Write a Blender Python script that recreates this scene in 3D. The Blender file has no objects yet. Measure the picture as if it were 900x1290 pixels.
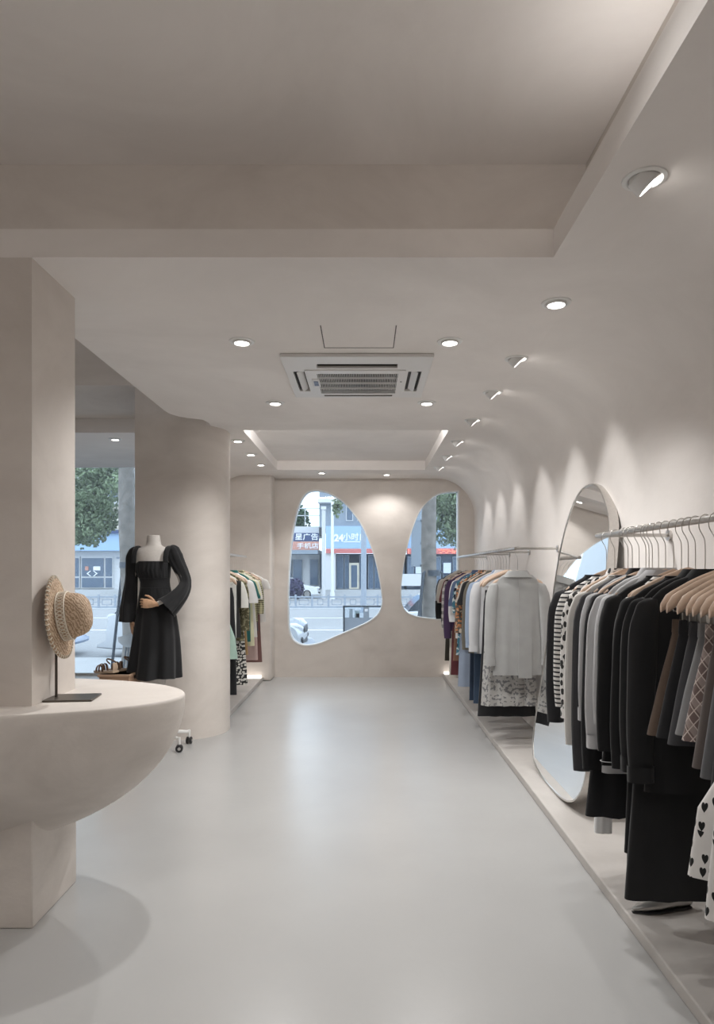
import bpy, bmesh, math, random
from mathutils import Vector, Matrix, noise
random.seed(7)
SC = bpy.context.scene
COL = SC.collection
PI = math.pi

# ------------------------------------------------------------------ camera, sky, exposure, daylight-independent room lamps
F, CX, CY, EYE = 850.0, 460.0, 720.0, 1.38
def at(px, py, Y):
    return Vector(((px - CX) * Y / F, Y, EYE - (py - CY) * Y / F))
cam = bpy.data.cameras.new('camera')
cam.sensor_fit = 'VERTICAL'; cam.sensor_height = 36.0; cam.lens = F / 1290 * 36
cam.shift_x = (450 - CX) / 1290; cam.shift_y = (CY - 645) / 1290
cam.clip_start = 0.05; cam.clip_end = 400
camo = bpy.data.objects.new('camera', cam); COL.objects.link(camo)
camo.location = (0, 0, EYE); camo.rotation_euler = (PI / 2, 0, 0)
SC.camera = camo
w = bpy.data.worlds.new('overcast_sky'); SC.world = w; w.use_nodes = True
bg = w.node_tree.nodes['Background']
bg.inputs[0].default_value = (0.80, 0.90, 1.0, 1); bg.inputs[1].default_value = 2.5
vs = SC.view_settings
vs.view_transform = 'Standard'; vs.look = 'None'; vs.gamma = 1.0; vs.use_curve_mapping = False
vs.exposure = 0.05
SC.cycles.max_bounces = 10; SC.cycles.diffuse_bounces = 5; SC.cycles.glossy_bounces = 4
SC.cycles.transparent_max_bounces = 12; SC.cycles.sample_clamp_indirect = 4.0

def lamp(kind, name, loc, energy, color=(1.0, 0.995, 0.985), target=None, parent=None, **kw):
    d = bpy.data.lights.new(name, kind); d.energy = energy; d.color = color
    for k, v in kw.items(): setattr(d, k, v)
    o = bpy.data.objects.new(name, d); COL.objects.link(o)
    o.location = loc
    if target is not None:
        o.rotation_euler = (Vector(target) - Vector(loc)).to_track_quat('-Z', 'Y').to_euler()
    if parent: o.parent = parent
    return o
# downlights of the shop behind and above the camera (outside the frame)
for x, y in ((-0.75, 1.5), (0.25, 1.5), (-0.75, 0.2), (0.25, 0.2), (-0.75, -1.4), (0.25, -1.4), (-2.6, 0.4), (-2.6, -1.4)):
    lamp('SPOT', 'downlight_lamp', (x, y, 3.10), 21, target=(x, y, 0), spot_size=2.0, spot_blend=0.7, shadow_soft_size=0.05)
for y in (1.2, 0.3, -0.7, -1.8):
    lamp('SPOT', 'downlight_lamp', (0.86, y, 2.57), 9, target=(1.40, y, 1.2), spot_size=1.5, spot_blend=0.9, shadow_soft_size=0.03)
# LED strips in the front recess cove, plus added fill strips left and rear
lamp('AREA', 'cove_or_fill_strip', (0.86, -0.3, 2.72), 9, target=(0.86, -0.3, 4), shape='RECTANGLE', size=0.04, size_y=5.2)
lamp('AREA', 'cove_or_fill_strip', (-4.12, -0.3, 2.72), 36, target=(-3.9, -0.3, 4), shape='RECTANGLE', size=0.04, size_y=5.2)  # unseen fill strip added by the left wall to brighten the upper ceiling
lamp('AREA', 'cove_or_fill_strip', (-1.2, 2.78, 2.72), 0.3, target=(-1.2, 2.78, 4), shape='RECTANGLE', size=3.6, size_y=0.04)

lamp('AREA', 'cove_or_fill_strip', (-0.16, 5.86, 2.69), 11, target=(-0.16, 7.5, 2.66), shape='RECTANGLE', size=1.7, size_y=0.03)  # hidden fill strip added behind the near edge to brighten the rear recess

# ------------------------------------------------------------------ materials
def nt(name):
    m = bpy.data.materials.new(name); m.use_nodes = True
    n = m.node_tree
    return m, n, n.nodes['Principled BSDF']
def node(n, typ, **kw):
    x = n.nodes.new(typ)
    for k, v in kw.items():
        if k.startswith('i_'): x.inputs[int(k[2:])].default_value = v
        else: setattr(x, k, v)
    return x
def rgba(c): return (c[0], c[1], c[2], 1)
def ramp(n, stops, interp='LINEAR'):
    r = n.nodes.new('ShaderNodeValToRGB'); cr = r.color_ramp; cr.interpolation = interp
    while len(cr.elements) < len(stops): cr.elements.new(0.5)
    for e, (p, c) in zip(cr.elements, stops): e.position = p; e.color = rgba(c)
    return r
def simple(name, col, rough=0.5, metal=0.0, var=0.0, scale=20.0, bump=0.0, spec=None, emit=0.0):
    m, n, b = nt(name)
    b.inputs['Base Color'].default_value = rgba(col)
    b.inputs['Roughness'].default_value = rough; b.inputs['Metallic'].default_value = metal
    if spec is not None: b.inputs['Specular IOR Level'].default_value = spec
    if emit:
        b.inputs['Emission Color'].default_value = rgba(col); b.inputs['Emission Strength'].default_value = emit
    if var or bump:
        tc = node(n, 'ShaderNodeTexCoord'); nz = node(n, 'ShaderNodeTexNoise')
        nz.inputs['Scale'].default_value = scale; nz.inputs['Detail'].default_value = 5
        n.links.new(tc.outputs['Object'], nz.inputs['Vector'])
        if var:
            r = ramp(n, ((0.3, [c * (1 - var) for c in col]), (0.7, [min(1, c * (1 + var)) for c in col])))
            n.links.new(nz.outputs['Fac'], r.inputs[0]); n.links.new(r.outputs[0], b.inputs['Base Color'])
        if bump:
            bp = node(n, 'ShaderNodeBump'); bp.inputs['Strength'].default_value = bump; bp.inputs['Distance'].default_value = 0.01
            n.links.new(nz.outputs['Fac'], bp.inputs['Height']); n.links.new(bp.outputs[0], b.inputs['Normal'])
    return m
def plaster(name, c0, c1, rough=0.75, s=1.0):
    m, n, b = nt(name)
    tc = node(n, 'ShaderNodeTexCoord'); mp = node(n, 'ShaderNodeMapping'); mp.inputs['Scale'].default_value = (1.0, 1.0, 1.6)
    n.links.new(tc.outputs['Object'], mp.inputs[0])
    a = node(n, 'ShaderNodeTexNoise'); a.inputs['Scale'].default_value = 1.4 * s; a.inputs['Detail'].default_value = 6; a.inputs['Roughness'].default_value = 0.62; a.inputs['Distortion'].default_value = 0.5
    f = node(n, 'ShaderNodeTexNoise'); f.inputs['Scale'].default_value = 60; f.inputs['Detail'].default_value = 4
    n.links.new(mp.outputs[0], a.inputs['Vector']); n.links.new(mp.outputs[0], f.inputs['Vector'])
    r = ramp(n, ((0.32, c0), (0.68, c1))); n.links.new(a.outputs['Fac'], r.inputs[0]); n.links.new(r.outputs[0], b.inputs['Base Color'])
    b.inputs['Roughness'].default_value = rough; b.inputs['Specular IOR Level'].default_value = 0.25
    bp = node(n, 'ShaderNodeBump'); bp.inputs['Strength'].default_value = 0.12; bp.inputs['Distance'].default_value = 0.004
    n.links.new(f.outputs['Fac'], bp.inputs['Height']); n.links.new(bp.outputs[0], b.inputs['Normal'])
    return m
def fabric(name, c, pattern=None, c2=(0.02, 0.02, 0.02), s=1.0, c3=None, rough=0.85):
    m, n, b = nt(name)
    b.inputs['Roughness'].default_value = rough; b.inputs['Specular IOR Level'].default_value = 0.2
    b.inputs['Sheen Weight'].default_value = 0.15; b.inputs['Sheen Roughness'].default_value = 0.5
    tc = node(n, 'ShaderNodeTexCoord'); O = tc.outputs['Object']
    L = n.links.new
    def math_(op, a, bb=None):
        x = node(n, 'ShaderNodeMath', operation=op)
        for i, v in enumerate((a, bb)):
            if v is None: continue
            if isinstance(v, (int, float)): x.inputs[i].default_value = v
            else: L(v, x.inputs[i])
        return x.outputs[0]
    sep = node(n, 'ShaderNodeSeparateXYZ'); L(O, sep.inputs[0])
    fac = None
    if pattern == 'stripe':
        fac = math_('GREATER_THAN', math_('FRACT', math_('MULTIPLY', sep.outputs[2], s)), 0.62)
    elif pattern == 'vstripe':
        fac = math_('GREATER_THAN', math_('FRACT', math_('MULTIPLY', sep.outputs[0], s)), 0.6)
    elif pattern == 'check':
        a = math_('GREATER_THAN', math_('FRACT', math_('MULTIPLY', sep.outputs[0], s)), 0.5)
        d = math_('GREATER_THAN', math_('FRACT', math_('MULTIPLY', sep.outputs[2], s)), 0.5)
        fac = math_('MULTIPLY', math_('ADD', a, d), 0.5)
    elif pattern == 'plaid':
        u = math_('ADD', math_('SUBTRACT', sep.outputs[0], sep.outputs[1]), sep.outputs[2]); v = math_('SUBTRACT', sep.outputs[2], math_('SUBTRACT', sep.outputs[0], sep.outputs[1]))
        a = math_('GREATER_THAN', math_('FRACT', math_('MULTIPLY', u, s)), 0.88)
        d = math_('GREATER_THAN', math_('FRACT', math_('MULTIPLY', v, s)), 0.88)
        a2 = math_('MULTIPLY', math_('GREATER_THAN', math_('FRACT', math_('MULTIPLY', u, s*0.5)), 0.6), 0.35)
        fac = math_('MAXIMUM', math_('MAXIMUM', a, d), a2)
    elif pattern == 'gingham':
        a = math_('GREATER_THAN', math_('FRACT', math_('MULTIPLY', sep.outputs[1], s)), 0.5)
        d = math_('GREATER_THAN', math_('FRACT', math_('MULTIPLY', sep.outputs[2], s)), 0.5)
        fac = math_('MULTIPLY', math_('ADD', a, d), 0.5)
    elif pattern in ('floral', 'leopard', 'hearts', 'print'):
        cb = node(n, 'ShaderNodeCombineXYZ'); L(math_('SUBTRACT', sep.outputs[0], sep.outputs[1]), cb.inputs[0]); L(sep.outputs[2], cb.inputs[1])
        vo = node(n, 'ShaderNodeTexVoronoi', voronoi_dimensions='2D'); vo.inputs['Scale'].default_value = s; vo.inputs['Randomness'].default_value = 0.85
        L(cb.outputs[0], vo.inputs['Vector'])
        if pattern == 'hearts':
            df = node(n, 'ShaderNodeVectorMath', operation='SUBTRACT')
            L(cb.outputs[0], df.inputs[0]); L(vo.outputs['Position'], df.inputs[1])
            sp = node(n, 'ShaderNodeSeparateXYZ'); L(df.outputs[0], sp.inputs[0])
            ax = math_('MULTIPLY', math_('ABSOLUTE', sp.outputs[0]), s); ay = math_('MULTIPLY', sp.outputs[1], s)
            yy = math_('SUBTRACT', ay, math_('MULTIPLY', math_('SQRT', ax), 0.42))
            q = math_('ADD', math_('MULTIPLY', ax, ax), math_('MULTIPLY', yy, yy))
            fac = math_('LESS_THAN', q, 0.075)
        else:
            nz = node(n, 'ShaderNodeTexNoise'); nz.inputs['Scale'].default_value = s * 0.9; nz.inputs['Detail'].default_value = 3
            L(cb.outputs[0], nz.inputs['Vector'])
            if pattern == 'leopard':
                fac = math_('GREATER_THAN', math_('ADD', vo.outputs['Distance'], math_('MULTIPLY', nz.outputs['Fac'], 0.5)), 0.66)
            elif pattern == 'print':
                fac = math_('GREATER_THAN', nz.outputs['Fac'], 0.54)
            else:
                fac = math_('LESS_THAN', math_('ADD', vo.outputs['Distance'], math_('MULTIPLY', nz.outputs['Fac'], 0.7)), 0.70)
    nz2 = node(n, 'ShaderNodeTexNoise'); nz2.inputs['Scale'].default_value = 9; nz2.inputs['Detail'].default_value = 4; L(O, nz2.inputs['Vector'])
    mx = node(n, 'ShaderNodeMix', data_type='RGBA'); mx.inputs[6].default_value = rgba(c); mx.inputs[7].default_value = rgba(c2)
    if fac is not None: L(fac, mx.inputs[0])
    else: mx.inputs[0].default_value = 0
    out = mx.outputs[2]
    if c3 is not None:
        n3 = node(n, 'ShaderNodeTexNoise'); n3.inputs['Scale'].default_value = s * 0.55; L(O, n3.inputs['Vector'])
        m3 = node(n, 'ShaderNodeMix', data_type='RGBA'); L(math_('GREATER_THAN', n3.outputs['Fac'], 0.56), m3.inputs[0])
        L(out, m3.inputs[6]); m3.inputs[7].default_value = rgba(c3); out = m3.outputs[2]
    hs = node(n, 'ShaderNodeHueSaturation'); L(out, hs.inputs['Color'])
    L(math_('ADD', math_('MULTIPLY', nz2.outputs['Fac'], 0.3), 0.85), hs.inputs['Value'])
    L(hs.outputs[0], b.inputs['Base Color'])
    wv = node(n, 'ShaderNodeTexNoise'); wv.inputs['Scale'].default_value = 350; L(O, wv.inputs['Vector'])
    bp = node(n, 'ShaderNodeBump'); bp.inputs['Strength'].default_value = 0.15; bp.inputs['Distance'].default_value = 0.001
    L(wv.outputs['Fac'], bp.inputs['Height']); L(bp.outputs[0], b.inputs['Normal'])
    return m
def glass(name, tint=(0.93, 0.97, 1.0), refl=0.08):
    m, n, b = nt(name); n.nodes.remove(b)
    out = n.nodes['Material Output']
    t = node(n, 'ShaderNodeBsdfTransparent'); t.inputs[0].default_value = rgba(tint)
    g = node(n, 'ShaderNodeBsdfGlossy'); g.inputs['Roughness'].default_value = 0.02
    lw = node(n, 'ShaderNodeFresnel'); lw.inputs[0].default_value = 1.25
    tl = node(n, 'ShaderNodeBsdfTranslucent'); tl.inputs[0].default_value = (0.9, 0.95, 1.0, 1)
    vm = node(n, 'ShaderNodeMixShader'); vm.inputs[0].default_value = 0.025  # faint translucent veil in the pane imitates the haze over the street
    n.links.new(t.outputs[0], vm.inputs[1]); n.links.new(tl.outputs[0], vm.inputs[2])
    mx = node(n, 'ShaderNodeMixShader')
    n.links.new(lw.outputs[0], mx.inputs[0]); n.links.new(vm.outputs[0], mx.inputs[1]); n.links.new(g.outputs[0], mx.inputs[2])
    n.links.new(mx.outputs[0], out.inputs[0])
    return m

M = {}
M['wall'] = plaster('beige_plaster', (0.615, 0.56, 0.515), (0.73, 0.675, 0.625))
M['ceil'] = plaster('pale_beige_plaster', (0.755, 0.71, 0.675), (0.865, 0.82, 0.785), s=0.7)
M['table'] = plaster('counter_plaster', (0.605, 0.555, 0.51), (0.735, 0.68, 0.63), rough=0.6, s=1.8)
M['platform'] = plaster('grey_screed', (0.47, 0.44, 0.415), (0.56, 0.53, 0.50), rough=0.6, s=1.5)
def floor_mat():
    m, n, b = nt('polished_microcement')
    tc = node(n, 'ShaderNodeTexCoord')
    a = node(n, 'ShaderNodeTexNoise'); a.inputs['Scale'].default_value = 1.3; a.inputs['Detail'].default_value = 3; a.inputs['Roughness'].default_value = 0.5
    n.links.new(tc.outputs['Object'], a.inputs['Vector'])
    r = ramp(n, ((0.25, (0.425, 0.42, 0.412)), (0.75, (0.465, 0.46, 0.452)))); n.links.new(a.outputs['Fac'], r.inputs[0]); n.links.new(r.outputs[0], b.inputs['Base Color'])
    b.inputs['Roughness'].default_value = 0.27
    f = node(n, 'ShaderNodeTexNoise'); f.inputs['Scale'].default_value = 26; f.inputs['Detail'].default_value = 3; n.links.new(tc.outputs['Object'], f.inputs['Vector'])
    bp = node(n, 'ShaderNodeBump'); bp.inputs['Strength'].default_value = 0.05; bp.inputs['Distance'].default_value = 0.01
    n.links.new(f.outputs['Fac'], bp.inputs['Height']); n.links.new(bp.outputs[0], b.inputs['Normal'])
    b.inputs['Specular IOR Level'].default_value = 0.5
    return m
M['floor'] = floor_mat()
M['chrome'] = simple('brushed_steel', (0.62, 0.60, 0.575), 0.28, 1.0, var=0.05, scale=80)
M['mirror'] = simple('mirror_silver', (0.93, 0.94, 0.94), 0.015, 1.0)
M['wood'] = simple('pale_beech', (0.62, 0.46, 0.35), 0.45, var=0.12, scale=30)
M['wood_dark'] = simple('brown_wood', (0.36, 0.20, 0.10), 0.45, var=0.2, scale=30)
M['white_metal'] = simple('white_enamel', (0.78, 0.77, 0.75), 0.35)
M['white_plastic'] = simple('white_plastic', (0.74, 0.72, 0.70), 0.4)
M['black_plastic'] = simple('black_rubber', (0.02, 0.02, 0.022), 0.5)
M['dark_slot'] = simple('dark_vent', (0.03, 0.027, 0.025), 0.7)
M['gap'] = simple('shadow_gap', (0.10, 0.09, 0.08), 0.8)
M['led'] = simple('lamp_lens', (1.0, 0.97, 0.93), 0.4, emit=14)
M['led_strip'] = simple('led_strip', (1.0, 0.96, 0.9), 0.4, emit=2.2)
M['glass'] = glass('window_glass')
M['frame_white'] = simple('white_reveal', (0.74, 0.73, 0.71), 0.5)
M['skin_wood'] = simple('wooden_hand', (0.60, 0.36, 0.22), 0.5, var=0.15, scale=40)
M['mannequin'] = simple('mannequin_linen', (0.62, 0.58, 0.54), 0.7, var=0.05, scale=60)
M['bronze'] = simple('dark_bronze', (0.11, 0.095, 0.08), 0.4, 0.7)

# ------------------------------------------------------------------ mesh helpers
class MB:
    def __init__(s): s.v = []; s.f = []
    def add(s, vs_, fs): o = len(s.v); s.v += [Vector(p) for p in vs_]; s.f += [tuple(i + o for i in f) for f in fs]; return s
    def box(s, lo, hi, rot=None, piv=None):
        x0, y0, z0 = lo; x1, y1, z1 = hi
        P = [Vector(p) for p in ((x0,y0,z0),(x1,y0,z0),(x1,y1,z0),(x0,y1,z0),(x0,y0,z1),(x1,y0,z1),(x1,y1,z1),(x0,y1,z1))]
        if rot is not None:
            c = Vector(piv) if piv is not None else sum(P, Vector()) / 8
            P = [c + rot @ (p - c) for p in P]
        return s.add(P, ((0,3,2,1),(4,5,6,7),(0,1,5,4),(1,2,6,5),(2,3,7,6),(3,0,4,7)))
    def loft(s, rings, cap0=True, cap1=True):
        n = len(rings[0]); vs_ = [p for r in rings for p in r]; fs = []
        for k in range(len(rings) - 1):
            for i in range(n):
                j = (i + 1) % n
                fs.append((k*n+i, k*n+j, (k+1)*n+j, (k+1)*n+i))
        if cap0: fs.append(tuple(reversed(range(n))))
        if cap1: fs.append(tuple((len(rings)-1)*n + i for i in range(n)))
        return s.add(vs_, fs)
    def tube(s, path, r, n=8, cap=True, up=None):
        path = [Vector(p) for p in path]; rings = []
        k = len(path)
        rr = r if isinstance(r, (list, tuple)) else [r] * k
        t0 = (path[1] - path[0]).normalized()
        u = Vector(up) if up else (Vector((0, 0, 1)) if abs(t0.z) < 0.9 else Vector((1, 0, 0)))
        u = (u - t0 * u.dot(t0)).normalized()
        for i in range(k):
            t = (path[min(i+1, k-1)] - path[max(i-1, 0)]).normalized()
            u = (u - t * u.dot(t)).normalized(); v = t.cross(u)
            a, b = rr[i] if isinstance(rr[i], (list, tuple)) else (rr[i], rr[i])
            rings.append([path[i] + u * (a * math.cos(2*PI*j/n)) + v * (b * math.sin(2*PI*j/n)) for j in range(n)])
        return s.loft(rings, cap, cap)
    def lathe(s, prof, n=32, mat=None, cap0=False, cap1=False):
        rings = [[Vector((r*math.cos(2*PI*j/n), r*math.sin(2*PI*j/n), h)) for j in range(n)] for r, h in prof]
        if mat: rings = [[mat @ p for p in r] for r in rings]
        return s.loft(rings, cap0, cap1)
    def prism(s, poly, fn, d0, d1):
        """poly: list of (a,b); fn(a,b,d) -> point; extruded from d0 to d1, n-gon caps"""
        n = len(poly)
        return s.loft([[Vector(fn(a, b, d)) for a, b in poly] for d in (d0, d1)])
    def build(s, name, mat, parent=None, smooth=True, angle=38, bevel=0, origin=None, seg=2):
        me = bpy.data.meshes.new(name)
        vs_ = s.v if origin is None else [p - Vector(origin) for p in s.v]
        me.from_pydata([tuple(p) for p in vs_], [], s.f)
        bm = bmesh.new(); bm.from_mesh(me); bmesh.ops.recalc_face_normals(bm, faces=bm.faces); bm.to_mesh(me); bm.free()
        if smooth:
            me.shade_smooth(); me.set_sharp_from_angle(angle=math.radians(angle))
        if mat: me.materials.append(M[mat] if isinstance(mat, str) else mat)
        o = bpy.data.objects.new(name, me); COL.objects.link(o)
        if parent: o.parent = parent
        if bevel:
            b = o.modifiers.new('bevel', 'BEVEL'); b.width = bevel; b.segments = seg; b.limit_method = 'ANGLE'; b.angle_limit = math.radians(50)
        return o
def catmull(pts, sub=4, closed=True):
    n = len(pts); out = []
    for i in range(n if closed else n - 1):
        p0, p1, p2, p3 = [Vector(pts[(i + k) % n]) if closed else Vector(pts[max(0, min(n-1, i+k))]) for k in (-1, 0, 1, 2)]
        for j in range(sub):
            t = j / sub
            out.append(0.5 * ((2*p1) + (p2-p0)*t + (2*p0-5*p1+4*p2-p3)*t*t + (3*p1-p0-3*p2+p3)*t**3))
    if not closed: out.append(Vector(pts[-1]))
    return out
def offset_poly(pts, d):
    n = len(pts); out = []
    area = sum(pts[i][0]*pts[(i+1)%n][1] - pts[(i+1)%n][0]*pts[i][1] for i in range(n))
    sg = 1 if area > 0 else -1
    for i in range(n):
        a = Vector(pts[i-1][:2]); c = Vector(pts[(i+1)%n][:2]); t = (c - a).normalized()
        out.append((pts[i][0] - sg*t.y*d, pts[i][1] + sg*t.x*d))
    return out
def holed_slab(outer, holes, fn, d0, d1):
    """slab with holes: 2-D loops filled with triangles, two faces and the walls between"""
    bm = bmesh.new(); loops = []
    for lp in [outer] + holes:
        vv = [bm.verts.new((p[0], p[1], 0)) for p in lp]
        for i in range(len(vv)): bm.edges.new((vv[i], vv[(i+1) % len(vv)]))
        loops.append(vv)
    bmesh.ops.triangle_fill(bm, use_beauty=True, use_dissolve=False, edges=bm.edges[:], normal=(0, 0, 1))
    bm.verts.index_update()
    n = len(bm.verts); co = [v.co.copy() for v in bm.verts]
    mb = MB()
    vs_ = [fn(c.x, c.y, d0) for c in co] + [fn(c.x, c.y, d1) for c in co]
    fs = []
    for f in bm.faces:
        ix = [v.index for v in f.verts]; fs.append(tuple(ix)); fs.append(tuple(n + i for i in reversed(ix)))
    for lp in loops:
        for i in range(len(lp)):
            a, b = lp[i].index, lp[(i+1) % len(lp)].index
            fs.append((a, b, n + b, n + a))
    bm.free()
    return mb.add(vs_, fs)
def tag(o, label, cat, group=None, kind=None):
    if label: o['label'] = label
    if cat: o['category'] = cat
    if group: o['group'] = group
    if kind: o['kind'] = kind
    return o
def thing(name, label, cat, loc=(0, 0, 0), rz=0.0, group=None, kind=None):
    o = bpy.data.objects.new(name, None); COL.objects.link(o)
    o.location = loc; o.rotation_euler = (0, 0, rz); o.empty_display_size = 0.05
    return tag(o, label, cat, group, kind)
def struct(o): o['kind'] = 'structure'; return o
def copy_tree(o, parent=None):
    c = o.copy(); COL.objects.link(c)
    if parent is not None: c.parent = parent
    for ch in list(o.children): copy_tree(ch, c)
    return c
def text_mesh(name, body, height, mat, parent, loc, rot=(PI/2, 0, 0), extrude=0.01, align='LEFT', bold=0.0):
    c = bpy.data.curves.new(name, 'FONT'); c.body = body; c.size = height; c.extrude = extrude; c.align_x = align; c.offset = bold
    o = bpy.data.objects.new(name, c); COL.objects.link(o)
    dg = bpy.context.evaluated_depsgraph_get()
    me = bpy.data.meshes.new_from_object(o.evaluated_get(dg)); me.name = name
    bpy.data.objects.remove(o); bpy.data.curves.remove(c)
    me.materials.clear(); me.materials.append(M[mat] if isinstance(mat, str) else mat)
    o = bpy.data.objects.new(name, me); COL.objects.link(o)
    o.location = loc; o.rotation_euler = rot
    if parent: o.parent = parent
    return o

# ------------------------------------------------------------------ the room
ZC = 2.595                     # dropped ceiling
struct(MB().box((-4.2, -3.5, -0.1), (1.43, 9.04, 0)).build('floor', 'floor'))
struct(MB().box((1.02, -3.5, 0), (1.45, 8.82, 0.05)).build('floor_platform_right', 'platform', bevel=0.006))
struct(MB().box((-1.93, 5.9, 0), (-1.285, 8.5, 0.05)).build('floor_platform_left', 'platform', bevel=0.006))
arc = [(-1.515, 5.1), (-1.505, 5.2), (-1.46, 5.29), (-1.40, 5.345), (-1.30, 5.40), (-1.28, 5.5)]
outer = [(0.73, -3.5), (0.94, -3.5), (0.94, 8.85), (-1.17, 8.85), (-1.17, 8.52), (-1.5, 8.52), (-1.5, 5.6), (-1.28, 5.6)] + arc[::-1] + [(-1.51, 3.0), (-4.2, 3.0), (-4.2, 2.61), (0.73, 2.61)]
hole = [(-1.05, 5.8), (0.72, 5.8), (0.72, 8.07), (-1.05, 8.07)]
struct(holed_slab(outer, [hole], lambda a, b, d: Vector((a, b, d)), ZC, ZC + 0.11).build('ceiling', 'ceil', angle=30))
struct(MB().box((-1.2, 5.65, ZC + 0.11), (0.87, 8.2, ZC + 0.15)).build('ceiling_recess_rear', 'ceil'))
struct(MB().box((-4.3, -3.6, 3.13), (0.95, 2.9, 3.18)).build('ceiling_recess_front', 'ceil'))
struct(MB().box((-4.2, 2.9, ZC + 0.105), (1.0, 3.0, 3.45)).build('wall_front_recess_end', 'wall'))
struct(MB().box((0.95, -3.5, ZC + 0.02), (1.02, 2.9, 3.45)).build('wall_front_recess_side', 'wall'))
struct(MB().box((-4.35, -3.65, 3.45), (1.65, 9.1, 3.55)).build('ceiling_upper', 'ceil'))
# right wall running into the ceiling in a vault
R = 0.50
prof = [(0.93 + R*math.sin(t*PI/2/20), ZC - R + R*math.cos(t*PI/2/20)) for t in range(21)]
prof += [(1.43, 0.0), (1.62, 0.0), (1.62, 2.71), (0.93, 2.71)]
struct(MB().prism(prof, lambda a, b, d: (a, d, b), -3.5, 8.83).build('wall_right', 'ceil', angle=30))
# rack bay on the left: vaulted wall, end pier, rounded partition
R2 = 0.43
prof = [(-1.5 - R2*math.sin(t*PI/2/20), ZC - R2 + R2*math.cos(t*PI/2/20)) for t in range(21)]
prof += [(-1.93, 0.0), (-1.98, 0.0), (-1.98, 2.71), (-1.5, 2.71)]
struct(MB().prism(prof, lambda a, b, d: (a, d, b), 5.88, 8.52).build('wall_left_rack_bay', 'ceil', angle=30))
struct(MB().box((-1.98, 8.5, 0), (-1.18, 9.04, 2.62)).build('wall_left_pier', 'wall', bevel=0.03, seg=4))
pl = [(-1.887, 5.53)] + [(-1.52 + 0.33*math.sin(t*PI/2/14), 5.86 - 0.33*math.cos(t*PI/2/14)) for t in range(15)] + [(-1.19, 5.95), (-1.98, 5.95)]
struct(MB().prism(pl, lambda a, b, d: (a, b, d), 0, 3.45).build('wall_partition', 'wall', angle=30))
struct(MB().box((-4.2, 5.53, 2.907), (-1.887, 6.73, 3.45)).build('wall_entrance_beam', 'wall'))
struct(MB().box((-4.2, 6.73, 2.766), (-1.98, 9.02, 3.45)).build('ceiling_entrance', 'ceil'))
struct(MB().box((-1.82, 2.611, 0), (-1.29, 3.0, ZC + 0.05)).build('wall_pillar', 'wall'))
struct(MB().box((-4.32, -3.5, -0.1), (-4.2, 9.04, 3.45)).build('wall_left', 'wall'))
struct(MB().box((-4.3, -3.62, -0.1), (1.65, -3.5, 3.45)).build('wall_front', 'wall'))

# rear wall with the two free-form windows
YB = 8.82
def zp(u, v): p = at(340 + u/3.4615, 590 + v/3.4615, YB); return (p.x, p.z)
w1 = [(195,92),(162,101),(138,128),(120,170),(105,230),(93,300),(85,380),(79,470),(76,560),(77,640),(80,700),(92,740),(118,766),(160,776),(220,766),(300,732),(380,698),(440,668),(478,635),(494,592),(492,545),(480,470),(462,390),(438,320),(408,252),(370,195),(325,145),(275,112),(235,96)]
w2 = [(826,97),(780,99),(735,109),(692,137),(652,185),(621,258),(597,340),(581,420),(571,500),(569,558),(576,600),(596,630),(632,648),(682,657),(740,662),(800,662),(826,655)]
W1 = [tuple(p[:2]) for p in catmull([zp(*p) for p in w1], 4)]
c2 = catmull([zp(*p) for p in w2], 4, closed=False)
W2 = [tuple(p[:2]) for p in c2]
struct(holed_slab([(-1.25, -0.05), (1.6, -0.05), (1.6, 2.7), (-1.25, 2.7)], [W1, W2], lambda a, b, d: Vector((a, d, b)), YB, YB + 0.16).build('wall_back', 'wall', angle=30))
for k, Wk in ((1, W1), (2, W2)):
    r = thing('window_%d' % k, None, None, (0, YB, 0), kind='structure')
    inn = offset_poly(Wk, 0.014); n = len(Wk)
    rings = [[Vector((a, d, b)) for a, b in L] for L, d in ((Wk, -0.004), (inn, -0.004), (inn, 0.16), (Wk, 0.16))]
    mb = MB()
    vs_ = [p for q in rings for p in q]; fs = []
    for q in range(4):
        for i in range(n):
            j = (i + 1) % n; q2 = (q + 1) % 4
            fs.append((q*n+i, q*n+j, q2*n+j, q2*n+i))
    mb.add(vs_, fs).build('window_frame', 'frame_white', r, angle=40)
    holed_slab(inn, [], lambda a, b, d: Vector((a, d, b)), 0.10, 0.106).build('window_pane', 'glass', r, smooth=False)
r = thing('window_3', None, None, (-3.1, 9.0, 0), kind='structure')
MB().box((-1.06, -0.006, 0.03), (1.12, 0.006, 2.766)).build('window_pane', 'glass', r, smooth=False)
MB().box((-1.1, -0.03, 0), (1.12, 0.03, 0.03)).build('window_sill', 'chrome', r)
for x in (-1.08, 1.1): MB().box((x - 0.02, -0.03, 0.03), (x + 0.02, 0.03, 2.766)).build('window_frame', 'chrome', r)
# inspection hatch: a shadow line on three sides
hz = ZC - 0.0015
hat = MB()
A0, A1, B0, B1 = at(404, 409, 3.33), at(499, 408, 3.33), at(405, 438.5, 3.665), at(498, 438.5, 3.665)
hat.box((-0.222, 3.33, hz), (-0.217, 3.665, ZC)); hat.box((0.152, 3.33, hz), (0.157, 3.665, ZC)); hat.box((-0.222, 3.66, hz), (0.157, 3.665, ZC))
struct(hat.build('trim_1', 'gap', smooth=False))
for nm, lo, hi in (('trim_2', (1.03, 8.72, 0.05), (1.42, 8.80, 0.075)), ('trim_3', (-1.90, 8.40, 0.05), (-1.30, 8.48, 0.075))):
    struct(MB().box(lo, hi).build(nm, 'led_strip'))

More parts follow.
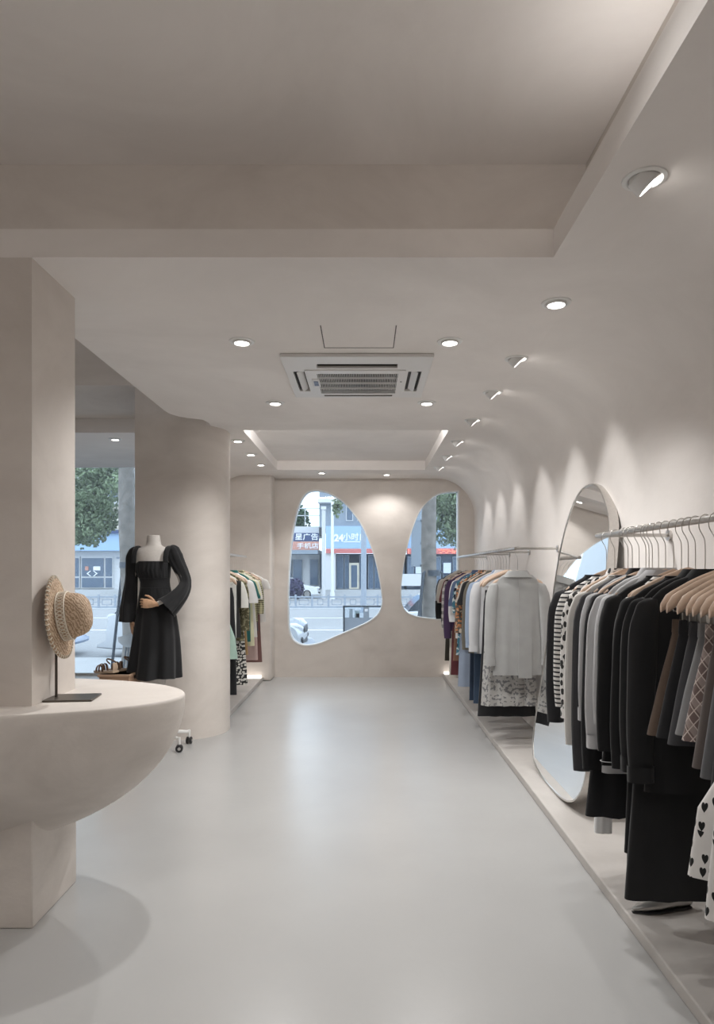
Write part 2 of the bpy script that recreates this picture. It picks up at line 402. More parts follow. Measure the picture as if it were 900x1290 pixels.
# ------------------------------------------------------------------ recessed downlights
def downlight(x, y, z, label, tilt=0.0, aim=None, energy=30, size=1.3, soft=0.03, group='recessed ceiling downlights'):
    t = thing('ceiling_downlight', label, 'downlight', (x, y, z), group=group)
    MB().lathe([(0.048, 0.012), (0.048, -0.004), (0.055, -0.007), (0.066, -0.004), (0.067, 0.0), (0.067, 0.012)], 28).build('trim_ring', 'white_metal', t)
    a = Matrix.Rotation(-tilt, 4, 'Y')
    sh = Matrix.Translation((0, 0, -0.004)) @ a if tilt else Matrix.Translation((0, 0, -0.004))
    MB().lathe([(0.0, 0.035), (0.030, 0.034), (0.044, 0.02), (0.044, -0.008 if not tilt else -0.022), (0.039, -0.010 if not tilt else -0.025), (0.037, -0.004 if not tilt else -0.018)], 24, sh).build('lamp_head', 'white_metal', t)
    MB().lathe([(0.0, -0.003 if not tilt else -0.020), (0.0375, -0.003 if not tilt else -0.020)], 24, sh).build('lens', 'led', t)
    d = a.to_3x3() @ Vector((0, 0, -1))
    p = Vector((0, 0, -0.01)) + d * 0.034
    tgt = Vector(aim) - Vector((x, y, z)) if aim else p + d
    lamp('SPOT', 'lamp', p, energy, target=None, parent=t, spot_size=size, spot_blend=0.7, shadow_soft_size=soft).rotation_euler = (tgt - p).to_track_quat('-Z', 'Y').to_euler()
    return t
nth = ['nearest', 'second', 'third', 'fourth', 'fifth', 'sixth', 'seventh', 'eighth']
for i, y in enumerate((2.086, 3.05, 3.85, 4.57, 5.41, 6.3, 7.1, 7.85)):
    straight = i == 1
    downlight(0.865, y, ZC, ('round white downlight shining straight down, second in the row by the right wall' if straight else
              'white gimbal downlight tilted toward the right wall, %s in its row' % nth[i]), 0.0 if straight else 0.75,
              (1.0, y, 0.0) if straight else (1.43, y + 0.02, 1.70), 20 if straight else 12, 1.6 if straight else 0.95, 0.03, group='downlights along the right wall')
for x, y, lb in ((-0.65, 3.56, 'round downlight to the left of the ceiling air vent, nearer one'), (0.448, 3.56, 'round downlight to the right of the ceiling air vent, nearer one'),
                 (-0.645, 4.85, 'round downlight behind the ceiling air vent on its left'), (0.445, 4.85, 'round downlight behind the ceiling air vent on its right')):
    downlight(x, y, ZC, lb, 0, None, 64, 2.4)
for y, lb in ((6.26, 'nearest of three small downlights left of the rear ceiling recess'), (6.98, 'middle of three small downlights left of the rear ceiling recess'), (7.65, 'farthest of three small downlights left of the rear ceiling recess')):
    downlight(-1.18, y, ZC, lb, 0, (-1.45, y, 0), 28, 1.8)
downlight(-0.53, 8.27, ZC, 'small downlight above the left free-form window', 0, (-0.53, 8.6, 0), 40, 1.7)
downlight(0.27, 8.42, ZC, 'small downlight above the wall between the two free-form windows', 0, (0.27, 8.72, 0), 20, 2.3)
downlight(-2.61, 7.05, 2.766, 'downlight in the low ceiling of the entrance, seen past the pillar', 0, None, 50, 2.1)

# ------------------------------------------------------------------ ceiling air conditioner
t = thing('ceiling_air_conditioner', 'square white ceiling air vent cassette with dark central grille', 'air conditioner', (-0.045, 4.19, ZC))
def rect(x0, y0, x1, y1): return [(x0, y0), (x1, y0), (x1, y1), (x0, y1)]
slots = [rect(-0.235, -0.305, 0.235, -0.23), rect(-0.235, 0.335, 0.235, 0.39), rect(-0.385, -0.16, -0.305, 0.28), rect(0.305, -0.16, 0.385, 0.28)]
holed_slab(rect(-0.43, -0.437, 0.43, 0.437), slots + [rect(-0.25, -0.14, 0.25, 0.32)], lambda a, b, d: Vector((a, b, d)), -0.022, -0.002).build('cover_panel', 'white_plastic', t, bevel=0.003)
for s in slots + [rect(-0.25, -0.14, 0.25, 0.32)]:
    MB().box((s[0][0], s[0][1], -0.004), (s[2][0], s[2][1], -0.001)).build('duct_opening', 'dark_slot', t)
for k, s in enumerate(slots):
    x0, y0 = s[0]; x1, y1 = s[2]
    mb = MB()
    if k < 2: mb.box((x0 + 0.006, (y0+y1)/2 - 0.024, -0.016), (x1 - 0.006, (y0+y1)/2 + 0.024, -0.012), Matrix.Rotation(0.5 if k == 0 else -0.5, 3, 'X'))
    else: mb.box(((x0+x1)/2 - 0.022, y0 + 0.006, -0.016), ((x0+x1)/2 + 0.022, y1 - 0.006, -0.012), Matrix.Rotation(-0.6 if k == 2 else 0.6, 3, 'Y'))
    mb.build('air_flap', 'white_plastic' if k > 1 else 'bronze', t)
g = holed_slab(rect(-0.315, -0.20, 0.29, 0.345), [rect(-0.245, -0.135, 0.245, 0.315)], lambda a, b, d: Vector((a, b, d)), -0.028, -0.02).build('grille_frame', 'white_plastic', t, bevel=0.002)
mb = MB()
for i in range(46): x = -0.240 + i * 0.01067; mb.box((x - 0.0014, -0.135, -0.025), (x + 0.0014, 0.315, -0.010))
mb.build('grille_fins', 'white_plastic', g, smooth=False)['kind'] = 'stuff'
for y in (-0.03, 0.085, 0.20): MB().box((-0.245, y - 0.004, -0.027), (0.245, y + 0.004, -0.016)).build('grille_bar', 'white_plastic', g)
q = MB().box((-0.285, -0.03, -0.034), (-0.235, 0.13, -0.026)).build('receiver', 'white_plastic', t, bevel=0.006)
M['ac_screen'] = simple('ac_screen', (0.05, 0.06, 0.12), 0.3)
MB().box((-0.274, 0.00, -0.036), (-0.246, 0.05, -0.033)).build('receiver_window', 'ac_screen', q)
MB().box((-0.274, 0.06, -0.036), (-0.246, 0.10, -0.033)).build('receiver_window', 'ac_screen', q)
MB().tube([(0.27, 0.03, -0.027), (0.27, 0.03, -0.03)], 0.006, 10).build('latch', 'bronze', t)

# ------------------------------------------------------------------ counter table around the pillar
ZT = 0.858
cx, cy, ea, eb, ec = -1.72, 2.86, 0.95, 0.465, 0.62
t = thing('counter_table', 'plaster counter shaped like a half bowl growing around the square pillar', 'table', (cx, cy, 0))
def ell(s, z, n=72): return [Vector((ea*s*math.cos(2*PI*i/n), eb*s*math.sin(2*PI*i/n), z)) for i in range(n)]
rings = []
for k in range(25):
    th = PI/2 * (1 - k/24) * 0.995
    rings.append(ell(math.cos(th), ZT - 0.016 - (ec-0.016)*math.sin(th)))
for k in range(1, 6):
    a = PI/2*k/5; rings.append(ell(1.0 - 0.012*(1-math.cos(a)), ZT - 0.016 + 0.016*math.sin(a)))
rings.append(ell(0.5, ZT))
MB().loft(rings).build('bowl_top', 'table', t, angle=30)
MB().box((-1.815-cx, 2.605-cy, 0.0), (-1.285-cx, 3.005-cy, 0.46)).build('pedestal', 'table', t, bevel=0.006)

# ------------------------------------------------------------------ straw hat on its stand
hs = thing('hat_stand', 'dark bronze hat stand with thin rod and flat plate on the counter', 'stand', (-1.20, 2.77, ZT))
hb = at(60, 883, 2.70); 
MB().box((-0.095, -0.075, 0), (0.095, 0.075, 0.008), Matrix.Rotation(0.12, 3, 'Z')).build('base_plate', 'bronze', hs, bevel=0.002)
MB().tube([(-0.068, 0.0, 0.008), (-0.068, 0.0, 0.40)], 0.0055, 10).build('rod', 'bronze', hs)
MB().tube([(-0.068, 0, 0.395), (-0.055, 0, 0.405), (0.0, 0, 0.40), (0.055, 0, 0.395)], 0.006, 8).build('hat_peg', 'bronze', hs)
def straw(name, c0, c1):
    m, n, b = nt(name); b.inputs['Roughness'].default_value = 0.7
    tc = node(n, 'ShaderNodeTexCoord')
    wv = node(n, 'ShaderNodeTexWave', wave_type='BANDS', bands_direction='DIAGONAL'); wv.inputs['Scale'].default_value = 34; wv.inputs['Distortion'].default_value = 7; wv.inputs['Detail'].default_value = 2; wv.inputs['Detail Scale'].default_value = 2.2
    n.links.new(tc.outputs['Object'], wv.inputs['Vector'])
    r = ramp(n, ((0.1, c0), (0.9, c1))); n.links.new(wv.outputs['Fac'], r.inputs[0]); n.links.new(r.outputs[0], b.inputs['Base Color'])
    bp = node(n, 'ShaderNodeBump'); bp.inputs['Strength'].default_value = 0.5; bp.inputs['Distance'].default_value = 0.002
    n.links.new(wv.outputs['Fac'], bp.inputs['Height']); n.links.new(bp.outputs[0], b.inputs['Normal'])
    return m
M['straw'] = straw('woven_straw', (0.31, 0.205, 0.125), (0.60, 0.45, 0.32))
M['straw_white'] = simple('white_cotton_cord', (0.74, 0.68, 0.58), 0.8)
H = thing('straw_hat', 'woven straw hat with white perforated band and stitched brim hung on the stand', 'hat', (-1.245, 2.745, 1.195))
hm = Matrix.Rotation(0.10, 4, 'Z') @ Matrix.Rotation(math.radians(82), 4, 'Y')   # hat axis (+Z) toward +X, a little up
def wob(r, j, n): return 1 + 0.012*math.sin(3*2*PI*j/n)
def oval(prof, n=56, k=1.12):
    return [[hm @ Vector((r*k*math.cos(2*PI*j/n), r/k*math.sin(2*PI*j/n), h + (0.006*math.sin(2*2*PI*j/n + 0.6)*(r-0.08)/0.07 if r > 0.085 else 0))) for j in range(n)] for r, h in prof]
MB().loft(oval([(0.150, -0.004), (0.151, 0.0), (0.149, 0.003), (0.12, 0.006), (0.095, 0.008), (0.083, 0.010), (0.078, 0.004), (0.120, 0.0), (0.148, -0.005)]), False, False).build('brim', 'straw', H, angle=60)
MB().loft(oval([(0.084, 0.004), (0.083, 0.03), (0.081, 0.06), (0.077, 0.085), (0.068, 0.106), (0.052, 0.119), (0.03, 0.125), (0.002, 0.124)]), False, True).build('crown', 'straw', H, angle=60)
bd = MB().loft(oval([(0.0845, 0.012), (0.0872, 0.014), (0.0866, 0.046), (0.0835, 0.048)]), False, False).build('hat_band', 'straw', H, angle=60)
# lattice of white cord over the band
mb = MB(); nb = 40
def onband(a, h): r = 0.088 - 0.0006*h/0.03; return hm @ Vector((r*1.12*math.cos(a), r/1.12*math.sin(a), 0.014 + h))
for j in range(nb):
    a0 = 2*PI*j/nb
    for sgn in (1, -1):
        mb.tube([onband(a0 + sgn*q*2*PI/nb*1.0, 0.032*q) for q in (0, 0.33, 0.66, 1)], 0.0019, 4)
for h in (0.0, 0.032): mb.tube([onband(2*PI*j/48, h) for j in range(49)], 0.0030, 5)
mb.build('band_lattice', 'straw_white', bd, angle=60)['kind'] = 'stuff'
mb = MB()
for j in range(52):
    a = 2*PI*j/52
    P = [hm @ Vector((r*1.12*math.cos(a+da), r/1.12*math.sin(a+da), h + 0.006*math.sin(2*a+0.6)*0.9)) for r, h, da in ((0.1425, 0.006, 0.0), (0.1515, 0.0035, 0.012), (0.1520, -0.003, 0.012), (0.1450, -0.007, 0.0))]
    mb.tube(P, 0.0024, 5)
mb.build('brim_stitching', 'straw_white', H, angle=60)['kind'] = 'stuff'

# ------------------------------------------------------------------ mannequin and the black dress
MYD = 5.27
def mz(u, v): return ((140 + u/6.45 - CX)*MYD/F, EYE - (665 + v/6.45 - CY)*MYD/F)
MX, MY = mz(345, 0)[0], MYD
t = thing('mannequin', 'headless pale mannequin with wooden hands on a wheeled stand before the rounded wall', 'mannequin', (MX, MY, 0))
def lx(u): return mz(u, 0)[0] - MX
def lz(v): return mz(0, v)[1]
def er(x, y, z, a, b, n=28, p=1.0):
    out = []
    for i in range(n):
        c, s = math.cos(2*PI*i/n), math.sin(2*PI*i/n)
        out.append(Vector((x + a*math.copysign(abs(c)**p, c), y + b*math.copysign(abs(s)**p, s), z)))
    return out
tors = [(1340,.08,.06),(1000,.13,.10),(800,.15,.11),(620,.125,.09),(480,.105,.08),(410,.11,.085),(330,.125,.095),(275,.135,.095),(230,.15,.085),(190,.16,.075),(168,.13,.062),(155,.085,.055),(140,.060,.052),(110,.054,.050),(66,.049,.047),(60,.043,.041)]
MB().loft([er(0, 0.0 if v > 150 else 0.005, lz(v), a, b) for v, a, b in tors]).build('torso', 'mannequin', t, angle=50)
MB().tube([(0.075, 0.02, lz(1340)), (0.075, 0.02, 0.13)], 0.011, 12).build('stand_pole', 'white_metal', t)
MB().tube([(0.12, 0.03, lz(1300)), (0.12, 0.03, 0.35), (0.082, 0.02, 0.30)], 0.006, 8).build('stand_brace', 'white_metal', t)
bc = Vector((0.075, 0.02, 0.10))
MB().lathe([(0.0, 0.10), (0.03, 0.10), (0.034, 0.115), (0.03, 0.14), (0.0, 0.14)], 16, Matrix.Translation((0.075, 0.02, 0))).build('stand_hub', 'white_metal', t)
for ang in (-40, 35, 107, 179, 251):
    a = math.radians(ang); d = Vector((math.cos(a), math.sin(a), 0))
    tip = bc + d * 0.205
    lg = MB().tube([bc + d*0.02 + Vector((0,0,0.015)), bc + d*0.10 + Vector((0,0,0.012)), bc + d*0.18 + Vector((0,0,0.0)), tip + Vector((0,0,0.0))], [(0.016,0.012),(0.015,0.011),(0.013,0.010),(0.012,0.010)], 8).build('stand_leg', 'white_metal', t)
    MB().tube([tip + Vector((0, 0, 0.012)), tip + Vector((0, 0, -0.042))], 0.011, 10).build('caster_stem', 'white_metal', lg)
    ax = Vector((-math.sin(a+0.9), math.cos(a+0.9), 0)); c = Vector((tip.x, tip.y, 0.0285))
    for sgn in (-1, 1):
        q0 = c + ax*sgn*0.006; q1 = c + ax*sgn*0.022
        MB().tube([q0, q0 + ax*sgn*0.002, q1 - ax*sgn*0.003, q1], [0.024, 0.028, 0.028, 0.022], 18).build('caster_wheel', 'black_plastic', lg)
        MB().tube([q1, q1 + ax*sgn*0.002], 0.012, 12).build('wheel_cap', 'chrome', lg)
def hand(root, name, fr, mirror, curl):
    """wooden hand in a frame: fr maps local (finger direction +X, thumb side +Y, palm normal -Z)"""
    mb = MB()
    pr = []
    for x, a, b in ((-0.03, .017, .015), (-0.01, .019, .014), (0.02, .030, .013), (0.055, .036, .012), (0.078, .036, .011), (0.086, .030, .008)):
        pr.append([fr @ Vector((x, a*math.cos(2*PI*i/14), b*math.sin(2*PI*i/14))) for i in range(14)])
    mb.loft(pr)
    for y, L, r in ((0.027, .068, .0080), (0.009, .076, .0085), (-0.010, .070, .0080), (-0.027, .056, .0072)):
        p = Vector((0.076, y, 0)); path = [p]; a = 0
        for k in range(4):
            a += curl * (0.5 if k == 0 else 1); p = p + Vector((math.cos(a), 0.04*y/0.03, -math.sin(a))) * L/4*1.05; path.append(p)
        mb.tube([fr @ q for q in path], [r, r, r*0.95, r*0.85, r*0.55], 8)
    th = [Vector((0.005, 0.020, -0.002)), Vector((0.028, 0.042, -0.010)), Vector((0.052, 0.056, -0.018)), Vector((0.075, 0.060, -0.022))]
    mb.tube([fr @ q for q in th], [.011, .0105, .009, .006], 8)
    return mb.build(name, 'skin_wood', root, angle=60)
# right side of picture: bent arm, hand in front of the waist, fingers to the left, thumb up
hp = Vector((lx(405), -0.155, lz(610)))
fr = Matrix.Translation(hp) @ Matrix(((-1, 0, 0.10, 0), (-0.10, 0, -1.0, 0), (0.05, 1, 0, 0), (0, 0, 0, 1)))
hand(t, 'hand', fr, 1, 0.62)
hp = Vector((lx(175), -0.03, lz(755)))
fr = Matrix.Translation(hp) @ Matrix(((0.12, 0.5, -0.85, 0), (0, -0.85, -0.5, 0), (-1, 0.05, 0, 0), (0, 0, 0, 1)))
hand(t, 'hand', fr, 1, 0.28)
M['black_dress'] = fabric('black_crepe', (0.014, 0.014, 0.015), rough=0.75)
D = thing('dress', 'black midi dress with square neckline and bell sleeves worn by the mannequin', 'dress', (MX, MY, 0))
rows = [(272,348,.128,.103,0,.000),(300,345,.134,.112,0,.004),(345,342,.133,.120,0,.005),(400,352,.121,.108,0,.003),(412,354,.117,.102,0,.0),(440,357,.114,.097,0,.0),(482,360,.115,.098,0,.0),(490,360,.117,.100,0,.002),
        (560,362,.128,.108,6,.004),(640,365,.142,.118,6,.006),(720,366,.156,.126,6,.009),(800,366,.168,.132,6,.011),(900,364,.181,.140,6,.014),(1000,360,.190,.146,6,.018),(1100,354,.200,.152,6,.022),(1180,348,.207,.156,6,.025),(1212,346,.210,.158,6,.026),(1206,346,.204,.152,6,.026)]
rings = []; n = 96
for v, u, a, b, k, amp in rows:
    r = []
    for i in range(n):
        th = 2*PI*i/n; c, s = math.cos(th), math.sin(th)
        f = amp*(math.sin(7*th + 0.7) + 0.5*math.sin(13*th + 2)) if v > 500 else amp*math.sin(26*th)
        r.append(Vector((lx(u) + (a+f*0.5)*c, (b+f)*s, lz(v) + (0.004*math.sin(5*th) if v > 1150 else 0))))
    rings.append(r)
MB().loft(rings, False, False).build('dress_body', 'black_dress', D, angle=70)
# gathered waist seams
for v in (408, 486):
    u, a, b = (354, .1185, .1035) if v == 408 else (360, .1165, .0995)
    MB().tube([Vector((lx(u) + a*math.cos(2*PI*i/40), b*math.sin(2*PI*i/40), lz(v))) for i in range(41)], 0.0022, 6).build('waist_seam', 'black_dress', D)
# square neckline straps: the panels between neckline and sleeve
for sgn, us in ((-1, (215, 232)), (1, (462, 478))):
    mb = MB(); path = []
    for y, v in ((-0.103, 285), (-0.098, 240), (-0.080, 195), (-0.035, 158), (0.0, 150), (0.04, 162), (0.085, 230), (0.10, 285)):
        path.append(Vector((lx(sum(us)/2) + sgn*0.004, y, lz(v))))
    mb.tube(path, [(0.020, 0.006)]*len(path), 8, up=(1, 0, 0)).build('shoulder_strap', 'black_dress', D)
def sleeve(pts, name='sleeve'):
    P = catmull([Vector((lx(u), y, lz(v))) for u, v, y, r in pts], 4, closed=False); R_ = []
    for i in range(len(pts) - 1):
        for j in range(4): R_.append(pts[i][3] + (pts[i+1][3] - pts[i][3]) * j/4)
    R_.append(pts[-1][3])
    rings = []; u = Vector((0, 1, 0)); k = len(P); n = 36
    for i in range(k):
        tt = (P[min(i+1, k-1)] - P[max(i-1, 0)]).normalized(); u = (u - tt*u.dot(tt)).normalized(); w_ = tt.cross(u)
        ring = []
        for q in range(n):
            th = 2*PI*q/n; fo = 1 + (0.05 + 0.10*i/k)*math.sin(5*th + i*0.12) + 0.04*math.sin(11*th)
            ring.append(P[i] + (u*math.cos(th)*0.85 + w_*math.sin(th)) * R_[i]*fo)
        rings.append(ring)
    return MB().loft(rings, True, False).build(name, 'black_dress', D, angle=70)
sleeve([(478,152,.0,.018),(500,180,.0,.050),(518,235,-.005,.060),(548,300,-.01,.054),(590,380,-.02,.046),(612,450,-.04,.044),(596,520,-.085,.060),(548,585,-.125,.075),(492,640,-.155,.092)])
sleeve([(215,160,.0,.018),(198,190,.0,.046),(180,245,.0,.056),(168,320,.0,.048),(165,390,.0,.044),(162,470,-.005,.047),(156,560,-.01,.054),(150,660,-.02,.060),(146,762,-.02,.064)])
# hidden forearms of the mannequin inside the sleeves
MB().tube([Vector((lx(485), 0, lz(200))), Vector((lx(545), -0.01, lz(320))), Vector((lx(600), -0.045, lz(455))), Vector((lx(540), -0.11, lz(545))), Vector((lx(430), -0.152, lz(606)))], [.035, .033, .028, .024, .017], 12).build('arm', 'mannequin', t, angle=60)
MB().tube([Vector((lx(205), 0, lz(200))), Vector((lx(180), 0, lz(330))), Vector((lx(170), -0.005, lz(470))), Vector((lx(170), -0.02, lz(620))), Vector((lx(174), -0.03, lz(740)))], [.035, .033, .028, .024, .017], 12).build('arm', 'mannequin', t, angle=60)

# ------------------------------------------------------------------ wooden plinth with sandals, left of the mannequin
M['plinth'] = simple('tan_plywood', (0.42, 0.27, 0.18), 0.5, var=0.12, scale=8)
M['sandal'] = simple('brown_leather', (0.16, 0.095, 0.06), 0.5)
M['sandal_pale'] = simple('tan_leather', (0.48, 0.36, 0.26), 0.5)
PT = 0.607
px_ = thing('display_plinth', 'tan wooden plinth standing behind the counter, partly behind the black dress', 'plinth', (-1.90, 5.19, 0))
MB().box((-0.095, -0.13, 0), (0.13, 0.13, PT)).build('box_body', 'plinth', px_, bevel=0.004)
MB().box((-0.105, -0.14, PT - 0.02), (0.14, 0.14, PT - 0.0)).build('top_board', 'plinth', px_, bevel=0.003)
for sx, rz, lb in ((-0.02, 0.5, 'brown strappy sandal with tan sole on the wooden plinth, pointing left'), (0.05, 0.15, 'brown strappy sandal standing behind the other one on the wooden plinth')):
    s = thing('sandal', lb, 'shoe', (-1.95 + sx*1.1, 5.13 + (0.13 if sx > 0 else 0), PT), PI - rz, group='sandals on the plinth')
    sole = [(-0.11, 0, .028), (-0.07, .008, .033), (0.0, .004, .028), (0.05, 0, .038), (0.09, 0, .032), (0.115, 0, .016)]
    rg = []
    for zz in (0.0, 0.016):
        rg.append([Vector((x, y + w_, zz + (0.012 if x < -0.05 else 0))) for x, y, w_ in sole] + [Vector((x, y - w_, zz + (0.012 if x < -0.05 else 0))) for x, y, w_ in reversed(sole)])
    MB().loft(rg).build('sole', 'sandal_pale', s)
    for x, h, wd in ((0.06, 0.045, .037), (0.035, 0.055, .034), (0.0, 0.06, .031)):
        MB().tube([Vector((x + 0.02*q, wd*math.cos(PI*q), 0.014 + h*math.sin(PI*q))) for q in [i/8 for i in range(9)]], [(0.010, 0.003)]*9, 6, up=(1, 0, 0)).build('strap', 'sandal', s)
    MB().tube([Vector((-0.085 + 0.075*math.sin(PI*q)*0.9, .032*math.cos(PI*q), 0.03 + 0.05 + 0.03*math.sin(PI*q))) for q in [i/8 for i in range(9)]], [(0.007, 0.003)]*9, 6).build('ankle_strap', 'sandal', s)
    MB().tube([Vector((-0.10, 0, 0.02)), Vector((-0.108, 0, 0.055)), Vector((-0.10, 0, 0.085))], [(0.022, 0.004), (0.024, 0.004), (0.018, 0.003)], 8, up=(0, 1, 0)).build('heel_counter', 'sandal_pale', s)

# ------------------------------------------------------------------ leaning floor mirror
X0, SL = 1.135, 0.142
def onm(px, py):
    ax, az = (px - CX)/F, (CY - py)/F      # X = ax*Y, Z = EYE + az*Y ; plane X = X0 + (Z-0.06)*SL
    Y = (X0 + (EYE - 0.06)*SL) / (ax - az*SL)
    return (Y, EYE + az*Y)
mo = [(746,609),(735,614),(726,626),(718,645),(710,672),(703,705),(697,745),(691,790),(684,840),(677,885),(672,920),(671,945),(674,965),(684,982),(697,997),(708,1007),(718,1011),(727,1006),(735,990),(740,960),(745,900),(751,830),(759,760),(766,700),(768,660),(765,640),(759,622),(753,612)]
pts = catmull([onm(*p) for p in mo], 3); pts = [(p[0], p[1]) for p in pts]
zmin = min(p[1] for p in pts)
pts = [(a, b + 0.052 - zmin) if b < 0.4 else (a, b + (0.052 - zmin)*max(0, (1.0-b)/0.6)) for a, b in pts]
mr = thing('floor_mirror', 'tall pebble-shaped floor mirror in a steel frame leaning on the right wall', 'mirror', (1.2, 4.1, 0.05))
nx = Vector((1, 0, -SL)).normalized()      # into the wall
def mp(a, b, d): return Vector((X0 + (b - 0.06)*SL, a, b)) + nx*d - Vector((1.2, 4.1, 0.05))
inn = offset_poly(pts, 0.010); n = len(pts)
rings = [[mp(a, b, d) for a, b in L] for L, d in ((pts, 0.0), (inn, 0.0), (inn, 0.055), (pts, 0.055))]
vs_ = [p for q in rings for p in q]; fs = []
for q in range(4):
    for i in range(n):
        j = (i+1) % n; q2 = (q+1) % 4; fs.append((q*n+i, q*n+j, q2*n+j, q2*n+i))
MB().add(vs_, fs).build('mirror_frame', 'chrome', mr, angle=40)
holed_slab(inn, [], mp, 0.004, 0.012).build('mirror_glass', 'mirror', mr, smooth=False)

# ------------------------------------------------------------------ rails
RZ, RX = 1.55, 1.11
def rail(label, x, y0, y1, ends, wall_x):
    t = thing('clothes_rail', label, 'clothes rail', (x, (y0+y1)/2, RZ))
    l0, l1 = y0 - (y0+y1)/2, y1 - (y0+y1)/2
    MB().tube([(0, l0, 0), (0, l1, 0)], 0.0125, 14).build('hanging_bar', 'chrome', t)
    for y in ends:
        yy = y - (y0+y1)/2
        b = MB().tube([(0, yy, 0.0), (wall_x - x - (0.004 if wall_x > x else -0.004), yy, 0.0)], 0.009, 12).build('wall_arm', 'chrome', t)
        s = 1 if wall_x > x else -1
        MB().tube([(wall_x - x - s*0.012, yy, 0), (wall_x - x, yy, 0)], 0.026, 16).build('wall_plate', 'chrome', b)
    return t
rail('brushed steel clothes rail near the camera on the right wall, full of dark garments', RX, 1.15, 3.22, (3.16, 1.9), 1.43)
rail('brushed steel clothes rail farther along the right wall, behind the floor mirror', RX, 4.96, 8.05, (4.98, 5.85, 6.65, 7.9), 1.43)
rail('brushed steel clothes rail in the left bay behind the rounded wall', -1.37, 6.0, 7.75, (6.1, 7.5), -1.93)

# ------------------------------------------------------------------ hangers and garments
def hanger_proto(clips=False):
    t = thing('clothes_hanger', 'x', 'hanger')
    mb = MB(); rg = []
    N = 25
    for i in range(N):
        s = -1 + 2*i/(N-1); a = abs(s)
        if clips:
            x = 0.212*s; y = -0.022*a*a; z = -0.006 - 0.080*a**1.15 - 0.028*a**5
            h = 0.016 + 0.002*math.cos(a*3) + (0.012*max(0, (a-0.72)/0.28) if a > 0.72 else 0); wd = 0.0065 + 0.003*a
        else:
            x = 0.190*s; y = -0.004*a*a; z = -0.010 - 0.082*a**1.1
            h = 0.017 - 0.004*a; wd = 0.0060
        if a > 0.985: h *= 0.55; wd *= 0.6
        rg.append([Vector((x, y + wd*math.cos(2*PI*k/10), z + h*math.sin(2*PI*k/10))) for k in range(10)])
    mb.loft(rg).build('shoulder_bar', 'wood', t, angle=60)
    P = [(0, 0, 0.0), (0, 0, 0.085), (-0.006, 0, 0.110), (-0.0195, 0, 0.135), (-0.0205, 0, 0.158), (-0.013, 0, 0.176), (0.001, 0, 0.1825), (0.0135, 0, 0.177), (0.0195, 0, 0.165)]
    MB().tube(catmull(P, 3, closed=False), 0.0017, 6).build('hook', 'chrome', t)
    if clips:
        MB().tube([(-0.17, -0.012, -0.125), (0.17, -0.012, -0.125)], 0.0022, 6).build('clip_rod', 'chrome', t)
        for s in (-1, 1):
            MB().box((s*0.135 - 0.011, -0.022, -0.165), (s*0.135 + 0.011, -0.002, -0.118)).build('clip', 'chrome', t, bevel=0.002)
            MB().tube([(s*0.165, -0.012, -0.125), (s*0.19, -0.018, -0.10)], 0.0022, 6).build('clip_stay', 'chrome', t)
    return t
HZ = RZ - 0.166
PROTO = {False: hanger_proto(False), True: hanger_proto(True)}
used = {False: False, True: False}
def put_hanger(x, y, rz, short, group, clips=False, kind='pale wooden hanger with chrome hook'):
    h = PROTO[clips] if not used[clips] else copy_tree(PROTO[clips])
    used[clips] = True
    h.location = (x, y, HZ); h.rotation_euler = (0, 0, rz)
    lb = '%s carrying %s' % (kind, short)
    if len(lb.split()) > 16: lb = 'hanger of %s' % short
    h['label'] = ' '.join(lb.split()[:16]); h['group'] = group
    return h

rnd = random.Random(5)
NR = 44
def gring(w, t, z, cx=0.0, cy=0.0, amp=0.0, ph=0.0, k=5, n=NR, p=0.75):
    out = []
    for i in range(n):
        th = 2*PI*i/n; c, s = math.cos(th), math.sin(th)
        x = w*math.copysign(abs(c)**p, c); y = t*math.copysign(abs(s)**p, s)
        f = amp*(math.sin(k*PI*x/max(w, .01) + ph) + 0.5*math.sin(1.7*k*PI*x/max(w, .01) + 2*ph))
        out.append(Vector((cx + x + 0.25*amp*math.sin(3*th + ph), cy + y + f, z)))
    return out
def lerp_tab(tab, z):
    for (z0, *a), (z1, *b) in zip(tab, tab[1:]):
        if z <= z0 and z >= z1:
            q = (z0 - z)/(z0 - z1 + 1e-9); return [u + (v-u)*q for u, v in zip(a, b)]
    return list(tab[-1][1:])
def body_mesh(tab, amp, k, ph, cy=0.0, steps=18):
    z0, z1 = tab[0][0], tab[-1][0]
    zs = sorted(set([r[0] for r in tab] + [z0 + (z1-z0)*i/steps for i in range(steps+1)]), reverse=True)
    rings = []
    for z in zs:
        w_, t_ = lerp_tab(tab, z); g = max(0.0, min(1.0, (z0 - z - 0.08)/0.5))
        rings.append(gring(w_, t_, z + (0.004*math.sin(ph) if z == z1 else 0), 0, cy, amp*g, ph + 0.5*z, k))
    return MB().loft(rings, False, False)
def top_tab(L, wsh, whem, t=0.022, neck=0.07):
    if neck > 0.08: return [(-0.022, neck, 0.024), (-0.034, neck + 0.014, 0.022), (-0.062, neck + (wsh-neck)*0.62, 0.019), (-0.090, wsh*0.965, 0.017),
            (-0.118, wsh, t), (-0.17, wsh*0.97, t*1.1), (-0.25, wsh*0.93, t*1.2), (-0.25 - (L-0.25)*0.45, (wsh*0.93+whem)/2, t*1.25), (-L, whem, t*1.3)]
    return [(-0.010, neck, 0.026), (-0.017, neck + 0.012, 0.024), (-0.034, neck + (wsh-neck)*0.42, 0.021), (-0.062, neck + (wsh-neck)*0.74, 0.019), (-0.092, wsh*0.97, 0.017),
            (-0.118, wsh, t), (-0.17, wsh*0.97, t*1.1), (-0.25, wsh*0.93, t*1.2), (-0.25 - (L-0.25)*0.45, (wsh*0.93+whem)/2, t*1.25), (-L, whem, t*1.3)]
